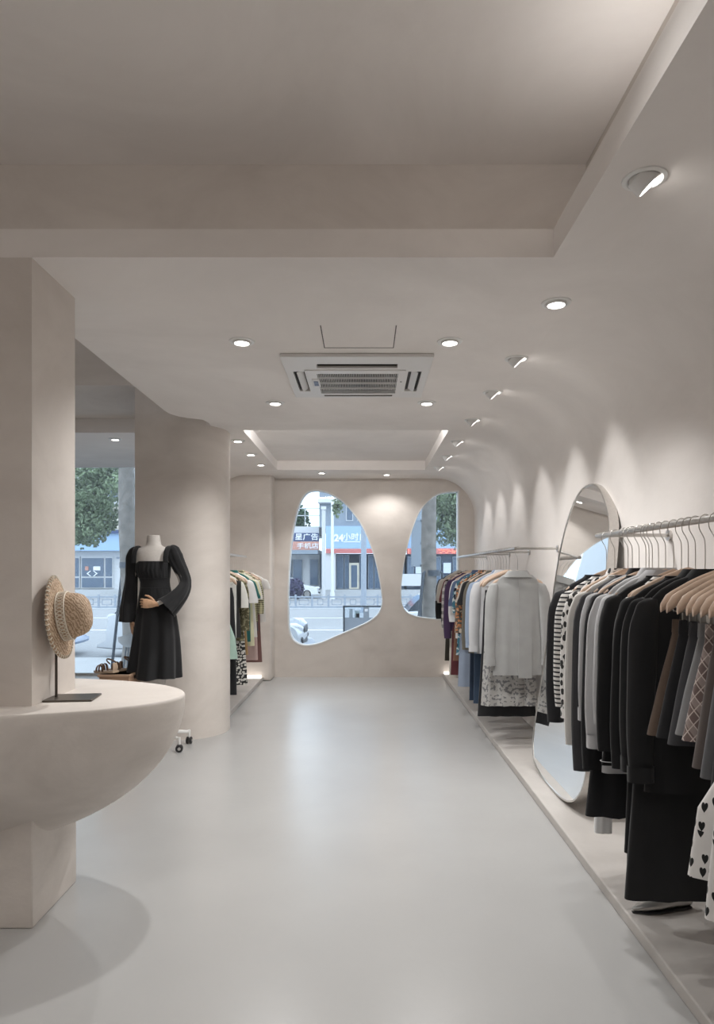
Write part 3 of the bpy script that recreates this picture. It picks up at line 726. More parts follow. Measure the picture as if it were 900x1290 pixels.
def sleeve_mb(sg, wsh, Ls, r0=0.045, r1=0.036, lean=0.0, ph=0.0, thick=0.46, out=0.035):
    P = [(-0.086, wsh*0.90, 0.012), (-0.100, wsh*0.99, 0.030), (-0.13, wsh*1.02, r0*0.86), (-0.20, wsh + out*0.5, r0), (-0.20 - (Ls-0.20)*0.35, wsh + out*0.8, r0*0.95), (-0.20 - (Ls-0.20)*0.7, wsh + out, (r0+r1)/2), (-Ls, wsh + out*0.95, r1)]
    pts = catmull([Vector((x, z, r)) for z, x, r in P], 3, closed=False); rings = []
    for i, q in enumerate(pts):
        f = i/len(pts); rings.append([Vector((sg*(q.x) + q.z*math.cos(2*PI*k/18)*(1+0.10*math.sin(3*2*PI*k/18+ph+3*f)), -lean*f + thick*q.z*math.sin(2*PI*k/18)*(1+0.12*math.sin(2*2*PI*k/18+ph)), q.y - (0.02*abs(math.cos(PI*k/18)) if i == 0 else 0))) for k in range(18)])
    return MB().loft(rings, True, False)
def garment(nm, label, cat, x, y, mat, L=0.7, style='top', rz=0.0, wsh=0.205, whem=0.215, Ls=0.6, t=0.022, collar=None, amp=0.004, k=4, group=None, clips=False, short=None, smat=None, cmat=None, extra=None, hk='pale wooden hanger with chrome hook'):
    ph = rnd.uniform(0, 6.28)
    g = thing(nm, label, cat, (x, y, HZ), rz, group)
    if style == 'top':
        body_mesh(top_tab(L, wsh, whem, t, 0.07 if collar in ('shirt', 'coat', 'wide') else 0.098), amp, k, ph).build('garment_body', mat, g, angle=70)
        if Ls:
            for sg in (-1, 1):
                sm = sleeve_mb(sg, wsh, Ls, r0=0.046 if Ls > 0.35 else 0.052, r1=0.036 if Ls > 0.35 else 0.056, lean=0.02 if Ls > 0.35 else 0, ph=ph+sg).build('sleeve', smat or mat, g, angle=70)
                if Ls > 0.5 and collar in ('shirt', 'coat'):
                    MB().loft([gring(0.040, 0.025, -Ls + 0.045, sg*(wsh+0.033), -0.019), gring(0.040, 0.0255, -Ls - 0.004, sg*(wsh+0.033), -0.02)], False, False).build('cuff', smat or mat, sm, angle=70)
        if collar == 'shirt':
            MB().loft([gring(0.066, 0.026, -0.020), gring(0.062, 0.027, 0.006), gring(0.064, 0.031, 0.010), gring(0.092, 0.036, -0.034)], False, False).build('collar', cmat or mat, g, angle=70)
        elif collar == 'wide':
            MB().loft([gring(0.066, 0.026, -0.016), gring(0.065, 0.028, 0.002), gring(0.07, 0.032, 0.002), gring(0.13, 0.040, -0.050), gring(0.165, 0.044, -0.10)], False, False).build('collar', cmat or mat, g, angle=70)
        elif collar == 'coat':
            MB().loft([gring(0.068, 0.027, -0.022), gring(0.066, 0.029, 0.001), gring(0.070, 0.034, 0.004), gring(0.112, 0.040, -0.046)], False, False).build('collar', cmat or mat, g, angle=70)
        elif collar == 'round':
            MB().tube([p for p in gring(0.098, 0.024, -0.022, n=24)] + [gring(0.098, 0.024, -0.022, n=24)[0]], 0.0035, 6).build('neck_band', cmat or mat, g, angle=70)
    elif style == 'strap':
        body_mesh([(-0.16, 0.15, 0.014), (-0.20, 0.165, t), (-0.30, 0.16, t*1.1), (-0.42, 0.155, t), (-0.60, whem*0.92, t*1.3), (-L, whem, t*1.7)], amp, k, ph).build('garment_body', mat, g, angle=70)
        for sg in (-1, 1):
            MB().tube([(sg*0.10, -0.012, -0.17), (sg*0.095, -0.010, -0.08), (sg*0.092, 0, -0.030), (sg*0.095, 0.012, -0.09), (sg*0.10, 0.014, -0.17)], [(0.010, 0.002)]*5, 6).build('strap', mat, g)
    elif style == 'skirt':
        body_mesh([(-0.155, 0.165, 0.012), (-0.195, 0.168, 0.014), (-0.24, 0.178, t), (-0.155 - (L-0.155)*0.6, (0.17+whem)/2*1.02, t*1.3), (-L, whem, t*1.6)], amp, k, ph).build('skirt_body', mat, g, angle=70)
        MB().loft([gring(0.167, 0.0145, -0.150), gring(0.169, 0.0155, -0.190)], False, False).build('waistband', cmat or mat, g, angle=70)
    elif style == 'trousers':
        for sg in (-1, 1):
            rings = [gring(w_, t_, z, sg*xx, 0.0, 0.002, ph+sg, 2) for z, w_, t_, xx in ((-0.17, 0.086, 0.012, 0.084), (-0.24, 0.096, 0.019, 0.088), (-0.42, 0.098, t, 0.092), (-0.60, whem*0.48, t, 0.096), (-0.80, whem*0.47, t, 0.100), (-L, whem*0.48, t*0.9, 0.104))]
            MB().loft(rings, False, False).build('trouser_leg', mat, g, angle=70)
        MB().loft([gring(0.167, 0.0145, -0.150), gring(0.170, 0.0165, -0.190)], False, False).build('waistband', cmat or mat, g, angle=70)
    if extra: extra(g)
    put_hanger(x, y, rz, short or label, group.replace('garments', 'hangers') if group else None, clips, hk)
    return g

BK = (0.016, 0.016, 0.017); BK2 = (0.020, 0.020, 0.022); CH = (0.06, 0.06, 0.065)
def fm(key, *a, **k):
    if key not in M: M[key] = fabric(key, *a, **k)
    return key
fm('black_wool', BK); fm('black_cotton', BK2); fm('charcoal', CH); fm('soft_black', (0.03, 0.03, 0.033))
fm('off_white', (0.70, 0.68, 0.65)); fm('white_cotton', (0.78, 0.78, 0.78)); fm('light_grey', (0.42, 0.42, 0.43)); fm('mid_grey', (0.22, 0.22, 0.225)); fm('pale_grey', (0.52, 0.52, 0.53))
fm('breton', (0.72, 0.70, 0.67), 'stripe', (0.03, 0.03, 0.035), 52)
fm('bw_floral', (0.74, 0.72, 0.70), 'floral', (0.03, 0.03, 0.03), 30)
fm('knit_stripe', (0.75, 0.74, 0.72), 'stripe', (0.02, 0.02, 0.02), 62)
fm('brown_wool', (0.12, 0.085, 0.065)); fm('plaid', (0.17, 0.125, 0.115), 'plaid', (0.58, 0.50, 0.46), 26); fm('taupe', (0.115, 0.095, 0.088)); fm('slate', (0.10, 0.10, 0.105))
fm('hearts', (0.72, 0.70, 0.68), 'hearts', (0.015, 0.015, 0.015), 26)
M['white_stitch'] = simple('white_stitch', (0.55, 0.55, 0.55), 0.8)
NG = 'garments on the near right rail'
def stitched(g):
    wsh, L = 0.23, 0.70
    for z in (-L + 0.065, -L + 0.018):
        w_, t_ = lerp_tab(top_tab(L, 0.215, 0.262, 0.022), z)
        MB().tube(gring(w_ + 0.006, t_ + 0.006, z, n=40) + [gring(w_ + 0.006, t_ + 0.006, z, n=40)[0]], 0.0016, 5).build('white_stitching', 'white_stitch', g)
    for dz in (-0.205, -0.212):
        w_, t_ = lerp_tab(top_tab(L, 0.215, 0.262, 0.022), dz)
        MB().tube(gring(w_ + 0.045, t_ + 0.008, dz, n=40), 0.0011, 5).build('white_stitching', 'white_stitch', g)
def buttoned(g):
    for z in (-0.30, -0.42, -0.54, -0.66):
        MB().tube([(0.01, -0.034, z), (0.01, -0.039, z)], 0.011, 12).build('button', 'bronze', g)
near = [
 (3.10, 'blouse', 'black long-sleeved blouse, farthest garment on the near rail beside the mirror', 'shirt', 'soft_black', dict(L=.66, Ls=.69, collar='round', short='the black blouse beside the mirror')),
 (2.995, 'striped_shirt', 'white top with thin black horizontal stripes on the near rail', 'shirt', 'breton', dict(L=.70, Ls=.60, short='the black-striped white top')),
 (2.89, 'floral_blouse', 'white blouse with a small black floral print beside the striped top', 'shirt', 'bw_floral', dict(L=.73, Ls=.62, collar='shirt', short='the black and white floral blouse')),
 (2.80, 'long_shirt', 'plain off-white long shirt next to the floral blouse', 'shirt', 'off_white', dict(L=.74, Ls=.72, collar='round', short='the plain off-white long shirt')),
 (2.73, 'cardigan', 'charcoal cardigan with long sleeves next to the off-white shirt', 'cardigan', 'charcoal', dict(L=.70, Ls=.80, collar='round', short='the charcoal cardigan')),
 (2.665, 'satin_shirt', 'mid grey satin shirt between the charcoal cardigan and a black one', 'shirt', 'light_grey', dict(L=.60, Ls=.58, collar='shirt', cmat='black_cotton', short='the mid grey satin shirt')),
 (2.605, 'cardigan', 'soft black cardigan right after the grey satin shirt', 'cardigan', 'black_cotton', dict(L=.74, Ls=.76, collar='round', short='the soft black cardigan')),
 (2.55, 'white_shirt', 'long pale grey shirt hanging beside the soft black cardigan', 'shirt', 'pale_grey', dict(L=.76, Ls=.66, collar='shirt', short='the long pale grey shirt')),
 (2.845, 'trousers', 'white trousers whose cuff shows under the black wide skirt', 'trousers', 'white_cotton', dict(L=1.105, style='trousers', whem=.075, clips=True, short='the white trousers', hk='wooden clip hanger')),
 (2.635, 'long_skirt', 'black wide long skirt with a wavy hem between mirror and black coats', 'skirt', 'black_cotton', dict(L=.955, style='skirt', whem=.25, amp=.008, clips=True, short='the black wide long skirt', hk='wooden clip hanger')),
 (2.49, 'collared_blouse', 'pale grey blouse with a large flat collar in front of the black jackets', 'shirt', 'pale_grey', dict(L=.60, Ls=.56, collar='wide', cmat='light_grey', short='the blouse with the large flat collar')),
 (2.425, 'stitched_jacket', 'black jacket with double rows of white stitching at hem and shoulder', 'jacket', 'black_wool', dict(L=.70, Ls=.64, wsh=.215, whem=.262, collar='round', extra=stitched, short='the black jacket with white stitching')),
 (2.365, 'striped_knit', 'black and white striped knit showing between the black jackets', 'shirt', 'knit_stripe', dict(L=.44, Ls=.40, wsh=.175, whem=.17, short='the striped knit between black jackets')),
 (2.315, 'wide_trousers', 'black wide trousers hanging long between the stitched jacket and the long coat', 'trousers', 'black_cotton', dict(L=1.08, style='trousers', whem=.22, clips=True, short='the long black wide trousers', hk='wooden clip hanger')),
 (2.265, 'black_coat', 'black smooth coat with rounded shoulders right behind the longest coat', 'coat', 'black_wool', dict(L=.95, Ls=.66, wsh=.215, whem=.235, collar='round', short='the black coat with rounded shoulders')),
 (2.20, 'long_coat', 'longest black wool coat reaching almost to the platform', 'coat', 'black_wool', dict(L=1.06, Ls=.64, wsh=.215, whem=.270, t=.026, collar='coat', extra=buttoned, short='the longest black coat')),
 (2.135, 'wool_jacket', 'black wool jacket with pointed shoulder just before the bare wooden hanger ends', 'jacket', 'black_wool', dict(L=.70, Ls=.66, wsh=.21, whem=.225, collar='coat', short='the black wool jacket before the skirts')),
 (2.07, 'skirt', 'brown wool skirt, farthest of the short skirts on clip hangers', 'skirt', 'brown_wool', dict(L=.50, style='skirt', whem=.245, clips=True)),
 (2.02, 'skirt', 'black pleated short skirt right after the brown one', 'skirt', 'black_cotton', dict(L=.50, style='skirt', whem=.235, clips=True, amp=.006)),
 (1.965, 'skirt', 'charcoal short skirt beside the black pleated one', 'skirt', 'charcoal', dict(L=.505, style='skirt', whem=.23, clips=True)),
 (1.915, 'skirt', 'plain grey short skirt next to the plaid skirt', 'skirt', 'mid_grey', dict(L=.465, style='skirt', whem=.23, clips=True)),
 (1.865, 'skirt', 'brown and cream plaid short skirt on the near rail', 'skirt', 'plaid', dict(L=.475, style='skirt', whem=.23, clips=True)),
 (1.815, 'skirt', 'dark taupe skirt right after the plaid one', 'skirt', 'taupe', dict(L=.535, style='skirt', whem=.225, clips=True)),
 (1.775, 'skirt', 'slate grey skirt with a pale edge beside the taupe one', 'skirt', 'slate', dict(L=.545, style='skirt', whem=.225, clips=True)),
 (1.735, 'skirt', 'black straight skirt next to the heart print dress', 'skirt', 'black_wool', dict(L=.56, style='skirt', whem=.215, clips=True)),
]
for y, nm, lb, cat, mt, kw in near:
    kw = dict(kw); kw.setdefault('short', 'the ' + lb.split(',')[0]); clip = kw.get('clips')
    if clip and 'hk' not in kw: kw['hk'] = 'wooden clip hanger with rounded ends'
    garment(nm, lb, cat, RX, y, mt, rz=math.radians(rnd.uniform(-3, 3)), group=NG, **kw)
def frill(g):
    body_mesh([(-0.50, .20, .030), (-0.62, .215, .036), (-0.86, .235, .050)], .010, 5, 1.0, steps=8).build('skirt_tier', 'hearts', g, angle=70)
garment('heart_dress', 'white dress with black heart print hanging behind the longer heart print one', 'dress', RX, 1.695, 'hearts', L=.775, style='strap', whem=.292, t=.020, amp=.006, group=NG, short='the shorter heart print dress')
garment('heart_dress', 'longer white dress with black heart print at the right edge of the view', 'dress', RX, 1.63, 'hearts', L=.85, style='strap', whem=.282, t=.020, amp=.006, group=NG, short='the longer heart print dress')
sh = thing('flat_shoe', 'silver pointed flat shoe on the platform under the longest black coat', 'shoe', (1.17, 2.655, 0.05), math.radians(192))
M['silver_leather'] = simple('silver_leather', (0.55, 0.54, 0.52), 0.3, 0.8)
pr = [(-0.12, .022, .045), (-0.09, .032, .055), (-0.03, .033, .05), (0.03, .040, .045), (0.08, .030, .032), (0.13, .006, .014)]
MB().loft([[Vector((x, w_*math.cos(2*PI*k/14), h*0.5 + 0.008 + h*0.5*math.sin(2*PI*k/14))) for k in range(14)] for x, w_, h in pr]).build('upper', 'silver_leather', sh, angle=60)
MB().loft([[Vector((x, w_*math.cos(2*PI*k/14), 0.005 + 0.005*math.sin(2*PI*k/14))) for k in range(14)] for x, w_, h in pr]).build('sole', 'black_plastic', sh, angle=60)

# far rail on the right
FG = 'garments on the far right rail'
fm('blazer_grey', (0.36, 0.36, 0.355)); fm('cream', (0.66, 0.63, 0.56)); fm('blue_grey', (0.26, 0.32, 0.42)); fm('navy', (0.022, 0.035, 0.06)); fm('navy2', (0.035, 0.055, 0.09)); fm('olive', (0.12, 0.11, 0.09))
fm('orange_floral', (0.10, 0.09, 0.08), 'floral', (0.50, 0.22, 0.10), 34, (0.55, 0.47, 0.38)); fm('teal_print', (0.05, 0.16, 0.22), 'print', (0.55, 0.60, 0.60), 26, (0.01, 0.015, 0.03)); fm('denim', (0.10, 0.14, 0.24))
fm('pale_denim', (0.28, 0.33, 0.42)); fm('purple', (0.075, 0.045, 0.10)); fm('burgundy', (0.12, 0.035, 0.04)); fm('brown', (0.20, 0.105, 0.07)); fm('bw_check', (0.62, 0.60, 0.58), 'check', (0.02, 0.02, 0.02), 14)
fm('stone', (0.46, 0.43, 0.38)); fm('dark_olive', (0.055, 0.05, 0.04)); fm('sketch_print', (0.38, 0.37, 0.355), 'print', (0.16, 0.16, 0.165), 40); fm('blush', (0.55, 0.40, 0.37))
def blazer(g):
    MB().tube([(0, 0.0 - 0.030, -0.03), (0, -0.031, -0.25), (0, -0.033, -0.50)], [(0.0025, 0.0015)]*3, 6).build('back_seam', 'blazer_grey', g)
    MB().box((-0.003, -0.0375, -0.80), (0.10, -0.034, -0.50)).build('vent_flap', 'blazer_grey', g, bevel=0.001)
far = [
 (5.06, 'blazer', 'light grey blazer seen from the back at the near end of the far rail', 'jacket', 'blazer_grey', dict(L=.775, Ls=.70, wsh=.178, whem=.190, t=.024, collar='coat', extra=blazer, short='the light grey blazer')),
 (5.18, 'print_dress', 'grey sketch-print wrap skirt hanging below the light grey blazer', 'skirt', 'sketch_print', dict(L=1.035, style='skirt', whem=.215, amp=.01, clips=True, short='the sketch-print skirt')),
 (5.29, 'long_skirt', 'black long skirt behind the sketch-print skirt', 'skirt', 'black_cotton', dict(L=1.13, style='skirt', whem=.23, amp=.008, clips=True, short='the black long skirt on the far rail')),
 (5.40, 'shirt', 'pale grey shirt just behind the light grey blazer', 'shirt', 'pale_grey', dict(L=.66, Ls=.64, collar='shirt', wsh=.205)),
 (5.51, 'shirt', 'blue-grey long-sleeved shirt on the far rail', 'shirt', 'blue_grey', dict(L=.67, Ls=.62, collar='shirt', wsh=.215)),
 (5.62, 'trousers', 'navy wide trousers with the longest leg on the far rail, nearer pair', 'trousers', 'navy2', dict(L=1.10, style='trousers', whem=.22, clips=True)),
 (5.74, 'jacket', 'olive taupe jacket on the far rail next to the blue-grey shirt', 'jacket', 'olive', dict(L=.70, Ls=.66, collar='coat', wsh=.215, whem=.23)),
 (5.86, 'trousers', 'dark navy trousers right behind the wide navy pair', 'trousers', 'navy', dict(L=1.12, style='trousers', whem=.21, clips=True)),
 (5.97, 'pullover', 'black short top between olive jacket and beige blouse', 'shirt', 'black_cotton', dict(L=.56, Ls=.30, collar='round')),
 (6.08, 'blouse', 'beige stone blouse next to the orange floral shirt', 'shirt', 'stone', dict(L=.52, Ls=.28, collar='round')),
 (6.20, 'floral_shirt', 'orange and black floral shirt on the far rail', 'shirt', 'orange_floral', dict(L=.62, Ls=.56, collar='shirt', wsh=.212)),
 (6.32, 'slip_dress', 'pale blue long slip dress on the far rail', 'dress', 'pale_denim', dict(L=1.08, style='strap', whem=.24)),
 (6.44, 'print_dress', 'teal dress with white and navy print on the far rail', 'dress', 'teal_print', dict(L=.80, Ls=.40, collar='round', wsh=.20, whem=.24)),
 (6.56, 'denim_jacket', 'blue denim jacket with short sleeves on the far rail', 'jacket', 'denim', dict(L=.42, Ls=.34, collar='shirt', wsh=.215)),
 (6.68, 'pullover', 'white cotton top showing under the denim jacket', 'shirt', 'white_cotton', dict(L=.66, Ls=.50, collar='round', wsh=.21)),
 (6.80, 'trousers', 'brown trousers with rolled hem on the far rail', 'trousers', 'brown', dict(L=.90, style='trousers', whem=.25, clips=True)),
 (6.92, 'dress', 'burgundy long dress on the far rail', 'dress', 'burgundy', dict(L=1.06, style='strap', whem=.235)),
 (7.04, 'sweater', 'purple long-sleeved sweater on the far rail', 'sweater', 'purple', dict(L=.62, Ls=.70, collar='round', wsh=.212)),
 (7.16, 'trousers', 'cream trousers hanging behind the brown pair', 'trousers', 'cream', dict(L=1.13, style='trousers', whem=.24, clips=True)),
 (7.28, 'check_blouse', 'black and white checked blouse on the far rail', 'shirt', 'bw_check', dict(L=.66, Ls=.62, collar='shirt', wsh=.212)),
 (7.40, 'blouse', 'dull burgundy short blouse beside the checked blouse', 'shirt', 'burgundy', dict(L=.50, Ls=.34, collar='round')),
 (7.53, 'dress', 'dark olive long dress near the far window end of the rail', 'dress', 'dark_olive', dict(L=1.0, style='strap', whem=.22)),
 (7.66, 'jacket', 'stone grey jacket with short sleeves near the rear window', 'jacket', 'stone', dict(L=.62, Ls=.36, collar='shirt', wsh=.215)),
 (7.80, 'shirt', 'pale grey shirt with pointed shoulder at the window end of the rail', 'shirt', 'light_grey', dict(L=.62, Ls=.34, collar='wide', wsh=.212)),
 (7.93, 'pullover', 'black top hanging last at the window end of the far rail', 'shirt', 'black_cotton', dict(L=.60, Ls=.56, collar='round', wsh=.21)),
]
for y, nm, lb, cat, mt, kw in far:
    kw = dict(kw); kw.setdefault('short', 'the ' + lb)
    if kw.get('clips'): kw['hk'] = 'wooden clip hanger'
    garment(nm, lb, cat, RX + (0.035 if y < 5.1 else 0), y, mt, rz=math.radians(rnd.uniform(-4, 4)) if y > 5.1 else 0.05, group=FG, **kw)

# left bay
LG = 'garments in the left bay'
fm('mint', (0.33, 0.45, 0.39)); fm('dash', (0.70, 0.70, 0.66), 'vstripe', (0.03, 0.03, 0.03), 9); fm('olive_print', (0.10, 0.09, 0.05), 'print', (0.26, 0.24, 0.15), 40); fm('teal', (0.03, 0.13, 0.12)); fm('yellow_cream', (0.68, 0.66, 0.45))
fm('yellow_gingham', (0.70, 0.66, 0.42), 'gingham', (0.10, 0.09, 0.06), 45); fm('leopard', (0.60, 0.58, 0.54), 'leopard', (0.03, 0.03, 0.03), 42); fm('tan', (0.33, 0.21, 0.10)); fm('maroon', (0.19, 0.10, 0.09)); fm('dark_green', (0.02, 0.05, 0.045)); fm('graphite', (0.07, 0.065, 0.07))
left = [
 (5.98, 'dress', 'mint green dress at the near end of the left bay rail', 'dress', 'mint', dict(L=.78, style='strap', whem=.24)),
 (6.12, 'trousers', 'black trousers hanging long in the left bay', 'trousers', 'black_cotton', dict(L=1.12, style='trousers', whem=.22, clips=True)),
 (6.26, 'pullover', 'white top with black dashes in the left bay', 'shirt', 'dash', dict(L=.62, Ls=.34, collar='round', whem=.22)),
 (6.40, 'shirt', 'olive patterned shirt in the left bay', 'shirt', 'olive_print', dict(L=.66, Ls=.56, collar='shirt', whem=.225)),
 (6.53, 'skirt', 'black and white leopard long skirt in the left bay', 'skirt', 'leopard', dict(L=1.10, style='skirt', whem=.235, clips=True)),
 (6.66, 'skirt', 'tan skirt between the leopard skirt and the olive shirt', 'skirt', 'tan', dict(L=.82, style='skirt', whem=.22, clips=True)),
 (6.78, 'tee', 'white short-sleeved tee in the middle of the left bay rail', 'shirt', 'white_cotton', dict(L=.46, Ls=.32, collar='round')),
 (6.90, 'pullover', 'teal top below the white tee in the left bay', 'shirt', 'teal', dict(L=.72, Ls=.28, collar='shirt', whem=.20)),
 (7.02, 'dress', 'yellow cream dress in the left bay', 'dress', 'yellow_cream', dict(L=.78, Ls=.26, collar='round', whem=.22)),
 (7.14, 'blouse', 'white long blouse with ragged hem in the left bay', 'shirt', 'off_white', dict(L=.70, Ls=.30, collar='round', whem=.23, amp=.009)),
 (7.27, 'gingham_shirt', 'yellow and black gingham shirt in the left bay', 'shirt', 'yellow_gingham', dict(L=.55, Ls=.46, collar='shirt', wsh=.21)),
 (7.38, 'skirt', 'blush pink long skirt at the back of the left bay', 'skirt', 'blush', dict(L=.97, style='skirt', whem=.20, clips=True)),
 (7.48, 'pullover', 'graphite top in front of the last white top in the left bay', 'shirt', 'graphite', dict(L=.66, Ls=.40, collar='round', wsh=.175, whem=.185)),
 (7.58, 'skirt', 'maroon long skirt below the last white top in the left bay', 'skirt', 'maroon', dict(L=1.02, style='skirt', whem=.215, clips=True)),
 (7.70, 'pullover', 'white sleeveless top with flared shoulder, last on the left bay rail', 'shirt', 'off_white', dict(L=.58, Ls=.20, collar='round', wsh=.225, whem=.24)),
]
for y, nm, lb, cat, mt, kw in left:
    kw = dict(kw); kw.setdefault('short', 'the ' + lb)
    if kw.get('clips'): kw['hk'] = 'wooden clip hanger'
    garment(nm, lb, cat, -1.37, y, mt, rz=math.radians(rnd.uniform(-4, 4)), group=LG, **kw)

# ------------------------------------------------------------------ the street outside
M['paving'] = plaster('pale_paving', (0.42, 0.43, 0.44), (0.50, 0.51, 0.52), 0.8, 0.5)
M['asphalt'] = plaster('pale_asphalt', (0.30, 0.305, 0.315), (0.35, 0.355, 0.365), 0.85, 0.3)
M['road_paint'] = simple('road_paint', (0.75, 0.75, 0.75), 0.7)
M['bark'] = simple('plane_bark', (0.165, 0.15, 0.135), 0.9, var=0.35, scale=7, bump=0.6)
M['strut'] = simple('dark_green_pole', (0.03, 0.04, 0.055), 0.5)
M['leaf'] = simple('leaf_green', (0.17, 0.22, 0.13), 0.55, var=0.6, scale=2.5)
M['leaf_dark'] = simple('leaf_dark', (0.07, 0.12, 0.06), 0.55, var=0.4, scale=2.5)
M['steel_blue'] = simple('painted_steel', (0.30, 0.34, 0.40), 0.5)
M['facade_grey'] = simple('grey_facade', (0.26, 0.30, 0.35), 0.8, var=0.06, scale=0.4)
M['facade_white'] = simple('white_facade', (0.62, 0.63, 0.64), 0.8, var=0.04, scale=0.5)
M['facade_dark'] = simple('dark_shopfront', (0.05, 0.075, 0.12), 0.5)
M['sign_blue'] = simple('sky_blue_sign', (0.33, 0.48, 0.68), 0.5)
M['sign_navy'] = simple('navy_sign', (0.045, 0.07, 0.17), 0.5)
M['sign_orange'] = simple('orange_sign', (0.55, 0.27, 0.21), 0.5)
M['sign_white'] = simple('white_lettering', (0.85, 0.87, 0.9), 0.5)
M['red_band'] = simple('red_band', (0.55, 0.17, 0.16), 0.5)
M['led_red'] = simple('red_led_cells', (1.0, 0.22, 0.14), 0.5, emit=1.1)
M['shop_glass'] = simple('shop_glass', (0.09, 0.13, 0.19), 0.12)
M['poster'] = simple('pale_poster', (0.60, 0.66, 0.64), 0.6)
M['cream_frame'] = simple('cream_door_frame', (0.62, 0.58, 0.48), 0.5)
M['car_silver'] = simple('silver_car_paint', (0.50, 0.52, 0.55), 0.25, 0.35)
M['car_white'] = simple('white_car_paint', (0.72, 0.73, 0.74), 0.25)
M['car_blue'] = simple('blue_grey_car_paint', (0.16, 0.22, 0.34), 0.25, 0.2)
M['car_glass'] = simple('car_glass', (0.02, 0.03, 0.045), 0.08)
M['car_dark'] = simple('car_grille', (0.02, 0.02, 0.025), 0.5)
M['head_lamp'] = simple('head_lamp', (0.75, 0.78, 0.82), 0.1, 0.3)
GZ, RZ_ = -0.30, -0.45
struct(MB().box((-14, 9.04, -0.6), (9, 13.2, GZ)).build('pavement', 'paving'))
struct(MB().box((-60, 13.2, -0.8), (60, 49.0, RZ_)).build('road', 'asphalt'))
struct(MB().box((-60, 49.0, -0.8), (60, 75, 0.05)).build('pavement_far', 'paving'))
for y in (21.0, 26.5): struct(MB().box((-40, y, RZ_), (30, y + 0.18, RZ_ + 0.005)).build('road_marking', 'road_paint'))

def blade(c, s, r):
    u = Vector((r.uniform(-1, 1), r.uniform(-1, 1), r.uniform(-1, 1))).normalized(); v = u.orthogonal().normalized(); w_ = u.cross(v)*0.16
    return [c - u*s*0.5, c + v*s*0.33 + w_*s, c + u*s*0.55, c - v*s*0.33 + w_*s]
def tree(label, x, y, z0, h, r, crowns, nleaf, leaf_s, struts=None, mat='leaf', lean=0.0, seed=1, branches=()):
    rg = random.Random(seed)
    t = thing('street_tree', label, 'tree', (x, y, z0))
    n = 16; rings = []
    for k in range(15):
        q = k/14; rr = r*(1.12 - 0.30*q) * (1.25 if k == 0 else 1)
        rings.append([Vector((lean*q*h + rr*(1+0.10*noise.noise((math.cos(2*PI*i/n)*2, math.sin(2*PI*i/n)*2, q*9+seed)))*math.cos(2*PI*i/n) + 0.05*math.sin(q*5+seed), rr*math.sin(2*PI*i/n), q*h)) for i in range(n)])
    MB().loft(rings).build('trunk', 'bark', t, angle=70)
    for b in branches:
        P = [Vector(p) - Vector((x, y, z0)) for p in b]
        MB().tube(catmull(P, 4, closed=False), [max(0.012, r*0.45*(1 - i/(4*len(P)))) for i in range(4*(len(P)-1)+1)], 8).build('branch', 'bark', t)
    mb = MB()
    for (px_, py_, pz_, ax, ay, az, wt) in crowns:
        for _ in range(int(nleaf*wt)):
            d = Vector((rg.gauss(0, 1), rg.gauss(0, 1), rg.gauss(0, 1))).normalized() * (rg.random() ** 0.4)
            c = Vector((px_ - x + d.x*ax, py_ - y + d.y*ay, pz_ - z0 + d.z*az))
            c += Vector((noise.noise(c*1.6), noise.noise(c*1.6 + Vector((9, 0, 0))), noise.noise(c*1.6 + Vector((0, 9, 0)))))*0.35*min(1, ax)
            mb.add(blade(c, leaf_s*rg.uniform(0.6, 1.2), rg), ((0, 1, 2), (0, 2, 3)))
    if mb.v: mb.build('leaves', mat, t, smooth=False)['kind'] = 'stuff'
    if struts:
        zc = struts[0]
        MB().lathe([(r*1.08, zc - 0.05), (r*1.16, zc - 0.05), (r*1.16, zc + 0.05), (r*1.08, zc + 0.05)], 18).build('strap_ring', 'strut', t)
        for dx, dy in struts[1]:
            f = Vector((dx, dy, 0)); u = f.normalized()
            MB().tube([u*r*1.1 + Vector((0, 0, zc + 0.03)), u*(r*1.1 + 0.05) + Vector((0, 0, zc)), f], 0.026, 8).build('support_pole', 'strut', t)
    return t
YT = 11.6
c = at(544, 700, YT)
zc = at(0, 722, YT).z - GZ
tree('mottled grey tree trunk with dark support poles outside the right window', c.x, YT, GZ, 6.2, 0.125,
     [(*at(566, 640, 13.0), 0.50, 0.5, 0.75, 0.6), (*at(572, 628, 12.6), 0.45, 0.4, 0.3, 0.25), (*at(592, 660, 13.5), 0.6, 0.5, 0.6, 0.3), (*at(424, 640, 11.2), 0.10, 0.12, 0.16, 0.022), (1.6, 13.0, 5.2, 2.2, 1.6, 1.2, 0.6)], 3600, 0.085,
     struts=(zc, ((-0.33, -0.25), (-0.19, 0.22), (0.33, 0.05))), seed=3,
     branches=[[(c.x, YT, 4.2), (1.45, 12.2, 4.3), (1.6, 12.9, 3.3)], [(c.x, YT, 5.2), (0.5, 11.3, 4.4), (-0.3, 11.2, 3.0), tuple(at(424, 640, 11.2))]])
c = at(163, 700, YT)
tree('grey street tree beside the entrance with one long dark support pole', c.x, YT, GZ, 5.5, 0.14,
     [(*at(112, 650, 13.0), 0.55, 0.5, 0.55, 0.9), (*at(120, 612, 12.6), 0.75, 0.5, 0.45, 0.8), (*at(85, 640, 13.2), 0.7, 0.6, 0.8, 0.6), (-4.2, 12.0, 5.0, 2.0, 1.6, 1.0, 0.5)], 3600, 0.085,
     struts=(at(0, 712, YT).z - GZ, ((at(133, 0, YT).x - c.x - 0.02, 0.35), (0.4, 0.3))), seed=8,
     branches=[[(c.x, YT, 3.6), (c.x - 0.5, 12.2, 3.9), tuple(at(118, 625, 12.7))]])

